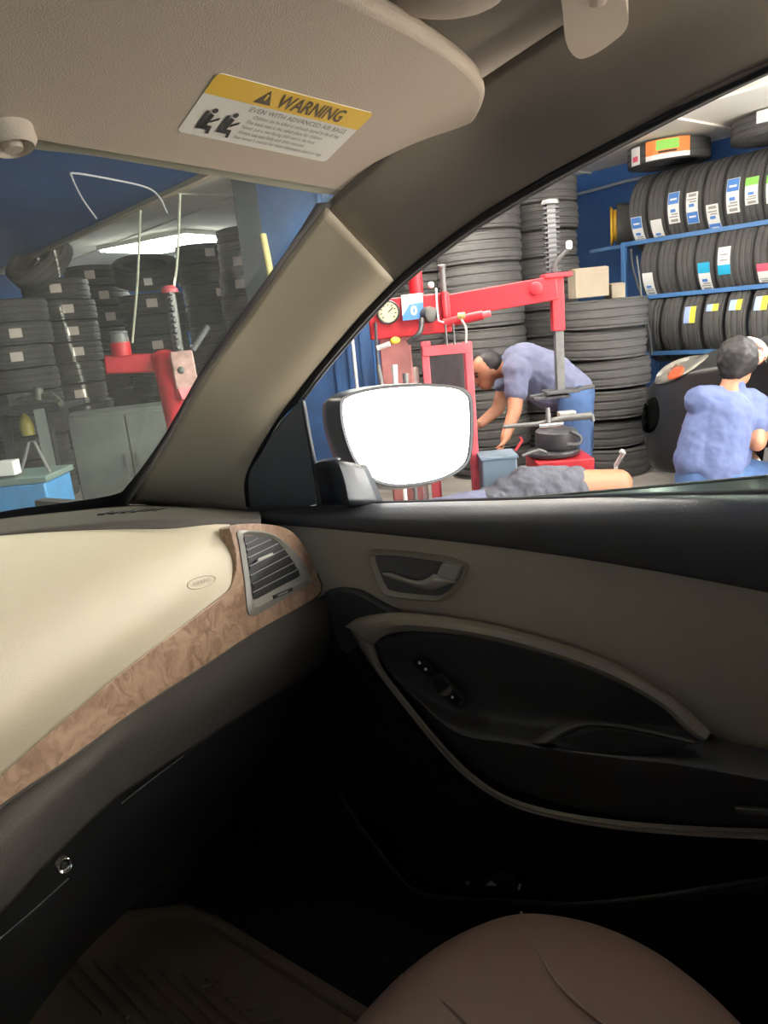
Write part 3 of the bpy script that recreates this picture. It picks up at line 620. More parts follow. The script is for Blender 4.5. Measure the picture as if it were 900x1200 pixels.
MB().prism([LB(0.300, 0.20, 0.001), LB(0.310, 0.20, 0.001), LB(0.3115, 0.11, 0.001), LB(0.2985, 0.11, 0.001)], VN*0.0002).build('alert_mark', yellow, wl, smooth=0)
lines = [('EVEN WITH ADVANCED AIR BAGS', 0.27, 0.66, 0.42, 0.105, grayink), ('Children can be killed or seriously injured by the air bag', 0.32, 0.60, 0.52, 0.085, grayink),
         ('The back seat is the safest place for children', 0.30, 0.52, 0.615, 0.085, grayink), ('Never put a rear-facing child seat in the front', 0.30, 0.50, 0.71, 0.085, grayink),
         ('Always use seat belts and child restraints', 0.30, 0.45, 0.805, 0.085, grayink), ("See owner's manual for more information about air bags", 0.30, 0.62, 0.90, 0.085, grayink)]
for s_, x0, w_, t_, h_, m_ in lines:
    text_map('small_print', s_, lambda x, y: LB(x0+x*w_, t_-y*h_, 0.0006), m_, wl, width=1.0, bold=0.01)
b = MB()
for ox in (0.07, 0.185):                                # seated figures
    for q in ([(0, 0.86), (0.075, 0.86), (0.075, 0.81), (0.02, 0.80), (0.015, 0.55), (0, 0.55)], [(0.022, 0.78), (0.075, 0.78), (0.085, 0.92), (0.068, 0.92), (0.062, 0.84), (0.03, 0.84)],
              [(0.022, 0.78), (0.045, 0.78), (0.05, 0.60), (0.025, 0.58)], [(0.05, 0.70), (0.088, 0.62), (0.088, 0.66), (0.05, 0.74)]):
        b.prism([LB(ox+x, t, 0.0007) for x, t in q], VN*0.0002)
    b.prism([LB(ox+0.04+0.014*math.cos(a), 0.53+0.04*math.sin(a), 0.0007) for a in [k*math.pi/6 for k in range(12)]], VN*0.0002)
b.build('pictogram', ink, wl, smooth=0)

# ---- overhead pieces
hz = lambda x, y: HZ(x, y, 1.585)
b = MB(); c = HZ(515, -12, 1.60); b.ball(c, 0.055, 24, (1, 0.55, 0.35), (CX.copy(), (CX.cross(ZU)).normalized(), ZU))
oc = tag(b.build('map_lamp', visor_m, origin=c), 'rounded taupe overhead lamp housing at the top edge of the picture', 'lamp')
b = MB()
q = [(662, -20), (660, 20), (664, 52), (676, 68), (692, 66), (715, 52), (734, 34), (735, 12), (722, -20)]
b.prism(sm(q, 40, lambda x, y: HZ(x, y, 1.575)), ZU*0.03)
b.tube([HZ(700, -10, 1.585), HZ(720, -70, 1.58), HZ(760, -150, 1.58), HZ(800, -200, 1.60)], 0.012, 12)
tag(b.build('grab_handle', visor_m, bevel=0.008, seg=3, origin=HZ(695, 20, 1.6)), 'taupe grab handle end on the headliner above the window', 'handle')

# ---- passenger seat
seat = thing('passenger_seat', 'tan leather passenger seat, rounded cushion nose with stitched seams', 'seat', (0.33, -0.1, 0.25))
ZS = 0.545
arc = [(392, 1232), (425, 1190), (478, 1136), (540, 1094), (610, 1071), (690, 1081), (760, 1111), (825, 1158), (890, 1222)]
E0 = [HZ(x, y, ZS) for x, y in arc]
cen = Vec((0.20, 0.10, ZS))
back = Vec((-0.10, -0.55, 0))
def shift(P, k, dz): return [p+(cen-p)*k+ZU*dz for p in P]
b = MB()
b.grid([[p+Vec((0, 0, -0.22))+(cen-p)*0.10 for p in E0], [p+ZU*-0.10-(cen-p)*0.02 for p in E0], [p+ZU*-0.03-(cen-p)*0.03 for p in E0], E0, shift(E0, 0.12, 0.022), shift(E0, 0.35, 0.030), shift(E0, 0.7, 0.018), shift(E0, 0.97, 0.008)], 60, 40)
b.add([E0[0], E0[-1], E0[-1]+back, E0[0]+back], [(0, 1, 2, 3)])
b.build('cushion', leather, seat, face=(0.3, 0, 2), solid=0.01)
def seam(px, dz, r=0.0022):
    return MB().tube([HZ(p.x, p.y, ZS+dz) for p in cr([Vec((x, y, 0)) for x, y in px], 24)], r, 8)
sm_m = mat('seam_thread', (0.09, 0.05, 0.035), 0.6)
pl = [toward(HZ(x, y, ZS+k), 0.0) for x, y, k in ((611, 1070, 0.0), (622, 1095, 0.022), (640, 1130, 0.030), (664, 1163, 0.032), (708, 1200, 0.032), (760, 1240, 0.03))]
MB().tube(cr(pl, 30), 0.0026, 8).build('piping', mat('seat_piping', (0.26, 0.16, 0.11), 0.5), seat)
pl = [HZ(x, y, ZS+k) for x, y, k in ((474, 1141, 0.0), (500, 1160, 0.020), (526, 1182, 0.028), (548, 1204, 0.03), (575, 1240, 0.03))]
MB().tube(cr(pl, 24), 0.0022, 8).build('seam', sm_m, seat)
b = MB(); b.grid([[(0.06, -0.42, 0.52), (0.32, -0.40, 0.50), (0.58, -0.42, 0.52)], [(0.03, -0.40, 0.8), (0.32, -0.46, 0.8), (0.61, -0.40, 0.8)], [(0.10, -0.62, 1.12), (0.32, -0.64, 1.14), (0.54, -0.62, 1.12)], [(0.14, -0.76, 1.12), (0.32, -0.78, 1.14), (0.50, -0.76, 1.12)], [(0.08, -0.62, 0.5), (0.32, -0.62, 0.5), (0.56, -0.62, 0.5)]], 16, 24)
b.build('backrest', leather, seat, face=(0.3, 1, 0.8), solid=0.02)
b = MB(); b.box((0.33, -0.1, 0.33), (0.40, 0.62, 0.16)); b.build('seat_base', black, seat, bevel=0.02)

# ---- floor mat
ZM = 0.262
matt = thing('floor_mat', 'tan ribbed rubber floor mat in the dark footwell', 'floor mat', HZ(200, 1130, 0.245))
mo_ = [(-60, 1180), (20, 1112), (110, 1082), (215, 1068), (250, 1082), (330, 1132), (440, 1200), (520, 1260), (420, 1420), (150, 1400)]
poly = [HZ(x, y, ZM) for x, y in mo_]
b = MB(); b.prism(poly, -ZU*0.012); b.build('sheet', matrub, matt, bevel=0.002)
b = MB(); b.tube(poly, 0.014, 8, closed=True); b.build('raised_edge', matrub, matt)
for k in range(8):
    x0 = 60+k*26; y0 = 1118+k*4; 
    MB().tube([HZ(x0, y0, ZM+0.003), HZ(x0+62+k*2, y0+70, ZM+0.003)], 0.0045, 6).build('rib', matrub, matt)
for k in range(6):
    x0 = 258+k*24; y0 = 1150+k*13
    MB().tube([HZ(x0, y0, ZM+0.003), HZ(x0-30, y0+9, ZM+0.003)], 0.0045, 6).build('rib', matrub, matt)
# ================================================================== THE TYRE SHOP OUTSIDE
def slab(name, u0, u1, v0, v1, z0, z1, m, label=None):
    b = MB(); b.box(S((u0+u1)/2, (v0+v1)/2, (z0+z1)/2), (u1-u0, v1-v0, z1-z0), (WU, WN, ZU)); return struct(b.build(name, m, smooth=0), label)
VW, ZC, UB = 6.6, 2.55, 12.5
b = MB(); b.box(S(-20, 0, -0.05), (120, 90, 0.10), (WU, WN, ZU)); struct(b.build('floor', floor_m, smooth=0), 'grey concrete shop floor')
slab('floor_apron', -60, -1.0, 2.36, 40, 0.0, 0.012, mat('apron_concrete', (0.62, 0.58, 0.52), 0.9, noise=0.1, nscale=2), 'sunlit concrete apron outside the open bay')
slab('ceiling', -1.0, UB, 2.36, VW, ZC, ZC+0.15, concrete, 'cream painted concrete ceiling')
slab('wall_right', -1.0, UB, VW, VW+0.2, 0, ZC+0.15, bluewall, 'blue painted side wall behind the tire rack')
slab('wall_far', UB, UB+0.2, -5, VW+0.2, 0, ZC+0.15, bluewall, 'blue painted end wall')
slab('ceiling_soffit', -6.3, UB, -5, 2.30, 2.30, ZC+0.15, bluewall, 'lowered blue ceiling over the parked car')
slab('wall_left_shop', -6.3, UB, -5.2, -5, 0, 2.6, bluewall)
slab('trim_3', 2.0, UB, 2.30, 2.36, 2.27, 2.36, mat('beige_trim', (0.55, 0.49, 0.36), 0.6))
for i, v_ in enumerate((3.6, 5.2)):                     # panel joints of the ceiling
    slab('trim_%d' % (4+i), 0.2, UB, v_, v_+0.025, ZC-0.012, ZC+0.01, concrete)
for i, u_ in enumerate((1.6, 3.05, 4.6, 6.2)): slab('trim_%d' % (6+i), u_, u_+0.03, 2.4, VW, ZC-0.014, ZC+0.01, concrete)
# ---- conduit on the wall
b = MB(); b.tube([HV(x, y, 6.56) for x, y in ((640, 237), (706, 220), (735, 212), (900, 178))], 0.014, 8)
tag(b.build('conduit', mat('grey_conduit', (0.35, 0.40, 0.46), 0.5), origin=HV(640, 236, 6.56)), 'thin grey conduit running along the blue wall under the ceiling', 'pipe')

# ---- tyres
def tyre_mesh(R, w, rin, seg=60):
    b = MB(); h = w/2
    prof = [(rin, -h*0.70), (rin+0.012, -h*0.80), (R*0.80, -h*1.0), (R*0.90, -h*0.99), (R*0.955, -h*0.93), (R*0.98, -h*0.86)]
    for g in (-0.55, -0.20, 0.20, 0.55):
        prof += [(R*0.994, (g-0.075)*h*1.45), (R*0.968, (g-0.045)*h*1.45), (R*0.968, (g+0.045)*h*1.45), (R*0.994, (g+0.075)*h*1.45)]
    prof += [(R*0.98, h*0.86), (R*0.955, h*0.93), (R*0.90, h*0.99), (R*0.80, h*1.0), (rin+0.012, h*0.80), (rin, h*0.70), (rin+0.02, h*0.62), (R-0.035, h*0.75), (R-0.03, 0), (R-0.035, -h*0.75), (rin+0.02, -h*0.62)]
    L = len(prof); v = []
    for i, (r, z) in enumerate(prof):
        for k in range(seg):
            q = r - (0.004 if (4 <= i <= 6 or 21 <= i <= 23) and k % 2 else 0); a = 2*math.pi*k/seg
            v.append(Vec((q*math.cos(a), q*math.sin(a), z)))
    b.add(v, [(i*seg+k, i*seg+(k+1) % seg, ((i+1) % L)*seg+(k+1) % seg, ((i+1) % L)*seg+k) for i in range(L) for k in range(seg)])
    me = bpy.data.meshes.new('tyre'); me.from_pydata([tuple(p) for p in b.v], [], b.f)
    bm = bmesh.new(); bm.from_mesh(me); bmesh.ops.recalc_face_normals(bm, faces=bm.faces); bm.to_mesh(me); bm.free()
    me.materials.append(tread); me.polygons.foreach_set('use_smooth', [True]*len(me.polygons)); me.set_sharp_from_angle(angle=math.radians(32))
    return me
T_RACK = tyre_mesh(0.325, 0.152, 0.205); T_STACK = tyre_mesh(0.325, 0.215, 0.21); T_BIG = tyre_mesh(0.345, 0.255, 0.215)
blueprint = mat('sticker_blue', (0.06, 0.20, 0.55), 0.5); cyan = mat('sticker_cyan', (0.02, 0.38, 0.60), 0.5); green = mat('sticker_green', (0.25, 0.60, 0.10), 0.5)
pink = mat('sticker_red', (0.75, 0.10, 0.16), 0.5); yel2 = mat('sticker_yellow', (0.85, 0.66, 0.05), 0.5); lilac = mat('sticker_lilac', (0.35, 0.45, 0.75), 0.5); orange = mat('sticker_orange', (0.90, 0.24, 0.05), 0.5)
tan = mat('sticker_tan', (0.62, 0.52, 0.46), 0.6); palewhite = mat('sticker_paper', (0.75, 0.75, 0.72), 0.6)
def sticker(o, R, a0, a1, z0, z1, blocks, base=palewhite):
    """paper label bent round the tread: angles in rad from the front of the tyre; blocks in 0..1 of (round, across)"""
    b = MB(); mats = [base]
    def patch(fa0, fa1, fz0, fz1, mi, lift):
        n = 7; v = []
        for i in range(n):
            a = a0+(a1-a0)*(fa0+(fa1-fa0)*i/(n-1)); r = R+lift
            for z in (z0+(z1-z0)*fz0, z0+(z1-z0)*fz1): v.append(Vec((r*math.cos(a), r*math.sin(a), z)))
        b.add(v, [(2*i, 2*i+1, 2*i+3, 2*i+2) for i in range(n-1)], mi)
    patch(0, 1, 0, 1, 0, 0.003)
    for fa0, fa1, fz0, fz1, m in blocks:
        if m not in mats: mats.append(m)
        patch(fa0, fa1, fz0, fz1, mats.index(m), 0.0045)
    me = bpy.data.meshes.new('sticker'); me.from_pydata([tuple(p) for p in b.v], [], b.f)
    for m in mats: me.materials.append(m)
    me.polygons.foreach_set('material_index', b.m)
    s = bpy.data.objects.new('sticker', me); COL.objects.link(s); s.parent = o
    return s
def tyre(me, c, axis, front, label, group, name='tyre'):
    z = Vec(axis).normalized(); x = Vec(front); x = (x - z*x.dot(z)).normalized(); y = z.cross(x)
    o = bpy.data.objects.new('tyre', me); COL.objects.link(o)
    o.matrix_world = Matrix(((x.x, y.x, z.x, c.x), (x.y, y.y, z.y, c.y), (x.z, y.z, z.z, c.z), (0, 0, 0, 1)))
    tag(o, label, 'tire', group); return o
ORD = ['first', 'second', 'third', 'fourth', 'fifth', 'sixth', 'seventh', 'eighth', 'ninth', 'tenth', 'eleventh', 'twelfth', 'thirteenth', 'fourteenth']
def rev(b): return [(1-q, 1-p, c, d, m) for p, q, c, d, m in b]
TXT = [(0.05, 0.14, 0.15, 0.8, grayink), (0.2, 0.24, 0.12, 0.88, grayink), (0.28, 0.32, 0.12, 0.7, grayink), (0.36, 0.46, 0.3, 0.75, blueprint)]
BW = [(0.62, 0.98, 0.04, 0.96, blueprint), (0.74, 0.80, 0.2, 0.8, palewhite)] + TXT
# rack
VR, RT = 5.98, 0.325
rail_z = [1.79, 1.335, 0.86]
rack = thing('tyre_rack', 'blue steel rack holding three rows of upright tires along the wall', 'rack', S(2.4, VR+0.25, 0))
UL, UR = 3.86, 0.4
for z in rail_z:
    for v_ in (VR, VR+0.49):
        MB().beam(S(UL, v_, z), S(UR, v_, z), 0.03, 0.035).build('rail', bluerail, rack, bevel=0.003)
for u_ in (UL, (UL+UR)/2-0.8, UR):
    for v_ in (VR, VR+0.49):
        MB().beam(S(u_, v_, 0), S(u_, v_, rail_z[0]+0.02), 0.04, 0.04, up=WN).build('post', bluerail, rack, bevel=0.003)
rows_px = [[742, 764, 786, 808, 831, 854, 878, 901], [757, 777, 798, 821, 844, 867, 891], [758, 780, 804, 830, 857, 886]]
row_y = [250, 318, 385]; row_name = ['top', 'middle', 'bottom']
stick = [{0: (255, 286, BW), 1: (258, 284, BW[2:]), 2: (226, 262, BW), 3: (226, 262, rev(BW)), 4: (240, 273, rev(BW)), 5: (210, 250, BW), 6: (208, 240, [(0.70, 1.0, 0, 1, green)]+TXT), 7: (205, 238, [(0.70, 1.0, 0, 1, green)]+TXT)},
         {0: (320, 346, TXT), 3: (308, 341, [(0.66, 1.0, 0, 1, cyan)]+TXT), 4: (290, 322, [(0.0, 0.36, 0, 1, cyan), (0.5, 0.55, 0.2, 0.8, grayink), (0.7, 0.75, 0.2, 0.8, grayink)]), 6: (309, 331, [(0.62, 1.0, 0, 1, pink)]+TXT[:2])},
         {2: (360, 379, [(0, 1, 0, 0.5, yel2), (0, 1, 0.5, 1, lilac)]), 3: (357, 365, [(0, 1, 0, 0.5, yel2), (0, 1, 0.5, 1, lilac)]), 4: (352, 364, [(0, 1, 0.45, 1, lilac), (0, 1, 0, 0.45, yel2)]), 5: (348, 364, [(0, 1, 0, 0.5, yel2), (0, 1, 0.5, 1, lilac)])}]
look = {(0, 6): 'with a green-topped label', (0, 7): 'with a green-topped label', (1, 3): 'with a cyan-topped white label', (1, 4): 'with a white label, cyan at its foot', (1, 6): 'with a red and white label'}
for r in range(3):
    zc = rail_z[r]+0.228; y_ = row_y[r]
    for i, px in enumerate(rows_px[r]):
        p = HV(px, y_-(px-800)*0.11, VR-0.08); u_ = (p-S(0, 0, 0)).dot(WU)
        c = S(u_-0.02, VR+0.245, zc+random.uniform(-0.004, 0.004))
        lb = 'upright tire, %s rack row, %s from left%s' % (row_name[r], ORD[i], (' '+look[(r, i)]) if (r, i) in look else '')
        f = -WN; ax = f.cross(ZU); tilt = random.uniform(-0.03, 0.03)
        o = tyre(T_RACK, c, (ax+WN*tilt).normalized(), f, lb, 'upright tires on the %s row of the blue rack' % row_name[r])
        if i in stick[r]:
            ya, yb, bl = stick[r][i]
            ang = []
            for yv in (yb, ya):
                q = HV(px, yv, VR-0.08); ang.append(math.asin(max(-0.95, min(0.95, (q.z-c.z)/RT))))
            sg = 1 if ax.dot(WU) > 0 else -1
            sticker(o, RT, ang[0], ang[1], -0.048, 0.048, bl)
# two tyres lying on top of the rack, a spare wheel on its end
c = HV(772, 203, VR+0.05); c = S((c-S(0, 0, 0)).dot(WU), VR+0.2, rail_z[0]+0.235+0.325+0.105)
o = tyre(T_RACK, c, ZU, CAM-c, 'tire lying flat on the rack with an orange label', 'tires lying flat on top of the blue rack')
sticker(o, 0.325, -0.55, 0.50, -0.07, 0.075, [(0.0, 1, 0.0, 0.25, palewhite), (0.25, 0.75, 0.45, 0.95, green), (0.3, 0.7, 0.3, 0.4, ink)], base=orange)
sticker(o, 0.325, -1.05, -0.72, -0.075, 0.06, [(0.2, 0.8, 0.2, 0.5, pink)], base=palewhite)
c2 = S((HV(897, 178, VR)-S(0, 0, 0)).dot(WU), VR+0.2, rail_z[0]+0.235+0.325+0.105)
o = tyre(T_RACK, c2, ZU, CAM-c2, 'tire lying flat on the rack at the right picture edge', 'tires lying flat on top of the blue rack')
sticker(o, 0.325, -0.45, 0.0, 0.0, 0.08, [])
pw = HV(712, 262, VR); us = (pw-S(0, 0, 0)).dot(WU)
spare = thing('spare_wheel', 'small yellow spare wheel standing at the rack end by the wall', 'wheel', S(us, VR+0.15, rail_z[0]+0.02))
MB().beam(S(UL-0.02, VR+0.02, rail_z[0]-0.005), S(UL+0.42, VR+0.12, rail_z[0]-0.005), 0.03, 0.03).build('bracket_arm', bluerail, rack, bevel=0.002)
ax = (WU*0.80-WN*0.55).normalized(); cw = S(us, VR+0.15, rail_z[0]+0.185)
b = MB(); b.lathe([(0.165, -0.06), (0.165, -0.045), (0.14, -0.035), (0.13, 0.03), (0.165, 0.05), (0.165, 0.06), (0.15, 0.06), (0.12, 0.03), (0.06, 0.035), (0.03, 0.0), (0, 0.0)], cw, ax, 32); b.build('yellow_rim', mat('yellow_enamel', (0.62, 0.36, 0.03), 0.45), spare)
b = MB(); b.lathe([(0.135, -0.10), (0.165, -0.105), (0.175, -0.09), (0.178, 0.02), (0.165, 0.03), (0.14, 0.02)], cw-ax*0.02, ax, 32, closed=True); b.build('worn_tyre', tread, spare)
# cables hanging at the rack end
for pts, nm, lb in (([(739, 292), (742, 315), (752, 350), (760, 385), (764, 415)], 'air_hose', 'dark air hose hanging down the left rack post'),
                    ([(746, 300), (750, 330), (754, 370), (762, 410), (750, 430)], 'cable', 'thin pale cable hanging beside the air hose at the rack')):
    b = MB(); b.tube(cr([HV(x, y, VR-0.10) for x, y in pts], 24), 0.011 if nm == 'air_hose' else 0.008, 8)
    tag(b.build(nm, mat('hose_'+nm, (0.03, 0.035, 0.04) if nm == 'air_hose' else (0.14, 0.15, 0.15), 0.5), origin=HV(*pts[0], VR-0.1)), lb, 'hose')

# stacks
def stack(px, ytop, d, n, me, h, nm, R, off=0.02, drop=None, stk=None, right=0.0):
    t = D(px, ytop, d); base = Vec((t.x, t.y, 0)); H = t.z; n = int(round(H/h)); hh = H/n
    res = []
    for k in range(n):
        c = base + ZU*(hh*(k+0.5)) + WU*random.uniform(-off, off) + WN*random.uniform(-off, off)
        o = tyre(me, c, (ZU+WU*random.uniform(-0.02, 0.02)).normalized(), CAM-c, '%s tire from the top, stack %s' % (ORD[min(n-1-k, 13)], nm), 'tires stacked flat '+nm)
        s = hh/(me['w'] if 'w' in me else h)
        o.scale = (1, 1, min(1.0, s)); res.append(o)
    return res
T_STACK['w'] = 0.215; T_BIG['w'] = 0.255; T_RACK['w'] = 0.205
stack(558, 236, 5.9, 9, T_BIG, 0.255, 'behind the red machine arm', 0.345, 0.012)
stack(630, 211, 6.35, 11, T_STACK, 0.215, 'behind the toothed mast', 0.325, 0.012)
stack(497, 262, 6.5, 9, T_STACK, 0.215, 'left of the red cylinder', 0.325, 0.012)
stack(706, 350, 5.75, 6, T_STACK, 0.215, 'between the bending man and the black car', 0.325, 0.03)
wsn = ['at the left windshield edge', 'second from the left windshield edge', 'behind the small red canister', 'right of the hanging cable', 'under the bright lamp', 'next to the blue column']
ws_stacks = [(8, 352, 6.8), (64, 328, 7.5), (112, 312, 8.25), (178, 345, 7.6), (238, 288, 8.4), (290, 268, 7.4)]
wst = [[(2, 0), (1, 0)], [(0, 0), (1, 0.15), (2, 0.2), (3, 0.25), (5, 0.15)], [(0, -0.15), (1, 0.15), (2, 0.2)], [(0, 0), (2, 0), (4, 0)], [(0, 0.2), (2, 0.3)], [(1, -0.4), (2, -0.35), (4, -0.3)]]
for (px, yt, d), nm, lst in zip(ws_stacks, wsn, wst):
    R_ = stack(px, yt, d, 10, T_STACK, 0.215, nm, 0.325, 0.035)
    for k, a in lst:
        sticker(R_[-1-k], 0.325, a-0.16, a+0.16, -0.04, 0.045, [], base=tan)
c = D(46, 306, 7.15)
tyre(T_STACK, c, (ZU*0.75-WU*0.3-WN*0.75), CAM-c, 'tilted tire leaning on top of the stacks at left in the windshield', None)
c = D(176, 345, 7.6)+ZU*0.22
o = tyre(T_STACK, c, (CAM-c).normalized()*0.45+ZU*1.2, CAM-c, 'tipped tire with an oval white label below the bright lamp', None); sticker(o, 0.325, -0.12, 0.12, -0.035, 0.035, [])

# ---- cardboard boxes on the stack
def carton(px0, px1, py0, py1, d, depth, label):
    a, b2 = D(px0, py1, d), D(px1, py1, d); top = D(px0, py0, d); w = (b2-a).length; h = top.z-a.z
    x = (b2-a).normalized(); x = Vec((x.x, x.y, 0)).normalized(); y = ZU.cross(x)
    c = (a+b2)/2 + y*depth/2 + ZU*h/2; c.z = a.z+h/2
    t = thing('cardboard_box', label, 'box', c-ZU*h/2)
    MB().box(c, (w, depth, h), (x, y, ZU)).build('carton', card, t, bevel=0.004)
    MB().box(c+ZU*(h/2+0.004), (w*1.02, depth*0.5, 0.008), (x, y, ZU)).build('flap', card, t)
    MB().box(c-y*(depth/2+0.002)+ZU*h*0.33, (w*0.98, 0.002, 0.012), (x, y, ZU)).build('tape_line', mat('carton_crease', (0.33, 0.27, 0.2), 0.8), t)
carton(675, 714, 316, 350, 5.75, 0.25, 'cardboard box on the tire stack against the blue wall')
carton(717, 733, 333, 350, 5.8, 0.2, 'small carton tucked between the cardboard box and the rack post')

# ---- ceiling lamp seen through the windshield
la_, lb2 = HZ(150, 296, ZC-0.06), HZ(252, 277, ZC-0.06)
ud = S(10.2, 4.9, 0)
lamp = thing('ceiling_lamp', 'glaring ceiling lamp above the tire stacks, seen through the windshield', 'lamp', (la_+lb2)/2+ZU*0.06)
mid = (la_+lb2)/2; ax_ = (lb2-la_); LL = ax_.length; ax_.normalize(); pr = ZU.cross(ax_)
MB().box(mid+ZU*0.035, (LL, 0.98, 0.05), (ax_, pr, ZU)).build('housing', white, lamp, bevel=0.005)
MB().box(mid-ZU*0.0, (LL*0.96, 0.92, 0.02), (ax_, pr, ZU)).build('diffuser', mat('lamp_glow', (1.0, 0.98, 0.92), 0.5, emit=36), lamp, smooth=0)
for u_, v_, w_ in ((2.2, 3.0, 'over the lying person'), (3.9, 3.4, 'over the red machine'), (0.7, 4.9, 'nearest the open side')):   # added tubes hung out of view to brighten the ceiling and rack
    H_ = 0.62 if u_ < 1 else 0.20
    t = thing('fill_tube_lamp', 'added twin tube lamp, out of view, brightening the cream ceiling, %s' % w_, 'lamp', S(u_, v_, ZC))
    MB().box(S(u_, v_, ZC-H_), (1.5, 0.06, 0.04), (WU, WN, ZU)).build('batten', white, t, bevel=0.004)
    for q in (-0.55, 0.55): MB().cyl(S(u_+q, v_, ZC-H_+0.02), S(u_+q, v_, ZC), 0.006, n=8).build('chain', steel, t)
    for q in (-0.06, 0.06): MB().cyl(S(u_-0.7, v_+q, ZC-H_-0.03), S(u_+0.7, v_+q, ZC-H_-0.03), 0.03, n=12).build('tube', mat('fill_tube_glow_bright', (1.0, 0.97, 0.9), 0.5, emit=100) if u_ < 1 else mat('fill_tube_glow', (1.0, 0.97, 0.9), 0.5, emit=45), t)
# strip lamp in the lowered ceiling ahead of the car
t = thing('ceiling_lamp', 'strip lamp in the lowered blue ceiling ahead of the car', 'lamp', S(2.3, 0.35, 2.30))
MB().box(S(2.3, 0.35, 2.275), (1.3, 0.9, 0.05), (WU, WN, ZU)).build('housing', white, t, bevel=0.005)
MB().box(S(2.3, 0.35, 2.245), (1.25, 0.85, 0.02), (WU, WN, ZU)).build('diffuser', mat('warm_glow', (1.0, 0.90, 0.72), 0.5, emit=7.5), t, smooth=0)
# ================================================================== MACHINES
def upright(px, y0, y1, d, r, n=14, mi=0, b=None):
    """vertical rod through pixel (px, y0) at depth d, down to where the photo puts y1"""
    a = D(px, y0, d); z1 = D(px, y1, d).z; return (b or MB()).cyl(a, Vec((a.x, a.y, z1)), r, n=n, mi=mi)
IMX = Vec((CX.x, CX.y, 0)).normalized(); IMY = ZU.cross(IMX)            # across / away, level
AXV = (IMX, IMY, ZU)
tc = thing('tyre_changer', 'red tire changing machine with gauge, long arm and toothed mast', 'machine', Vec((D(560, 380, 4.4).x, D(560, 380, 4.4).y, 0)))
a0, a1 = D(522, 360, 4.40), D(652, 337, 4.30)
MB().beam(a0, a1, 0.10, 0.135).build('swing_arm', red, tc, bevel=0.006)
MB().lathe([(0.037, -0.008), (0.037, 0.008), (0.03, 0.012), (0.0, 0.012)], D(628, 338, 4.25), (CAM-D(628, 338, 4.25)), 24).build('arm_cap', red, tc)
pm = D(652, 330, 4.30)
MB().box(Vec((pm.x, pm.y, D(652, 323, 4.3).z)), (0.16, 0.13, 0.025), AXV).build('clamp_plate', red, tc, bevel=0.004)
sl_ = MB().box(Vec((pm.x, pm.y, (D(655, 320, 4.3).z+D(655, 388, 4.3).z)/2)), (0.072, 0.072, D(655, 320, 4.3).z-D(655, 388, 4.3).z), AXV).build('sleeve', red, tc, bevel=0.006)
zt_, zb_ = D(655, 388, 4.3).z, D(655, 462, 4.3).z
MB().box(Vec((pm.x+0.006, pm.y, (D(655, 320, 4.3).z+zb_)/2)), (0.052, 0.052, D(655, 320, 4.3).z-zb_), AXV).build('mast_shaft', steel, tc, bevel=0.006)
ztop = D(640, 243, 4.3).z
b = MB(); b.box(Vec((pm.x, pm.y, (ztop+pm.z)/2))-IMX*0.02, (0.05, 0.05, ztop-pm.z), AXV); b.build('toothed_mast', steel, tc, bevel=0.003)
for k in range(15):
    z = pm.z+0.03+(ztop-pm.z-0.05)*k/14
    MB().box(Vec((pm.x, pm.y, z))-IMX*0.02, (0.085, 0.062, 0.009), AXV).build('mast_tooth', darksteel, tc)
MB().lathe([(0.048, 0), (0.05, 0.012), (0.044, 0.024), (0, 0.026)], Vec((pm.x, pm.y, ztop))-IMX*0.02, ZU, 20).build('mast_cap', steel, tc)
MB().tube([D(649, 318, 4.25), D(652, 306, 4.22), D(667, 291, 4.15)], 0.012, 8).build('lock_handle', steel, tc)
MB().lathe([(0.012, 0), (0.018, 0.01), (0.018, 0.035), (0.012, 0.045)], D(667, 292, 4.15), ZU, 12).build('handle_knob', palewhite, tc)
b = MB(); q0 = Vec((pm.x, pm.y, zb_)); b.box(q0, (0.20, 0.16, 0.02), AXV); b.box(q0-ZU*0.03-IMX*0.06, (0.22, 0.10, 0.02), AXV); b.beam(q0-IMX*0.18-ZU*0.02, q0+IMX*0.2+ZU*0.01, 0.06, 0.02)
b.build('mount_head', darksteel, tc, bevel=0.004)
# body left of the arm: gauge box, poster, knob
bc = D(481, 371, 4.42); bx = (a1-a0); bx.z = 0; bx.normalize(); by = ZU.cross(bx); BAX = (bx, by, ZU)
bc0, bc1 = D(432, 376, 4.42), D(526, 366, 4.42)
body = MB().beam(bc0, bc1, 0.20, 0.225).build('head_box', red, tc, bevel=0.008)
fc = lambda x, y, o=0.0: D(x, y, 4.30-o)
gn = (CAM-fc(455, 365)).normalized()
gg = MB().lathe([(0.066, -0.03), (0.068, 0.006), (0.063, 0.012), (0.058, 0.006), (0, 0.006)], fc(455, 366), gn, 36).build('gauge_case', darksteel, tc)
MB().lathe([(0.056, 0.0), (0.056, 0.008), (0.0, 0.008)], fc(455, 366), gn, 36).build('dial', mat('dial_cream', (0.60, 0.56, 0.36), 0.5), gg)
for k in range(9):
    a = math.radians(-40+k*32.5); u_ = IMX*math.cos(a)+ZU*math.sin(a)
    MB().beam(fc(455, 366)+u_*0.036+gn*0.009, fc(455, 366)+u_*0.048+gn*0.009, 0.006, 0.002, up=gn).build('dial_mark', ink, gg, smooth=0)
MB().beam(fc(455, 366)+gn*0.010, fc(455, 366)+(IMX*0.6+ZU*0.5)*0.05+gn*0.010, 0.006, 0.002, up=gn).build('needle', ink, gg, smooth=0)
pc = [fc(470, 346, 0.01), fc(495, 343, 0.01), fc(497, 373, 0.01), fc(472, 376, 0.01)]
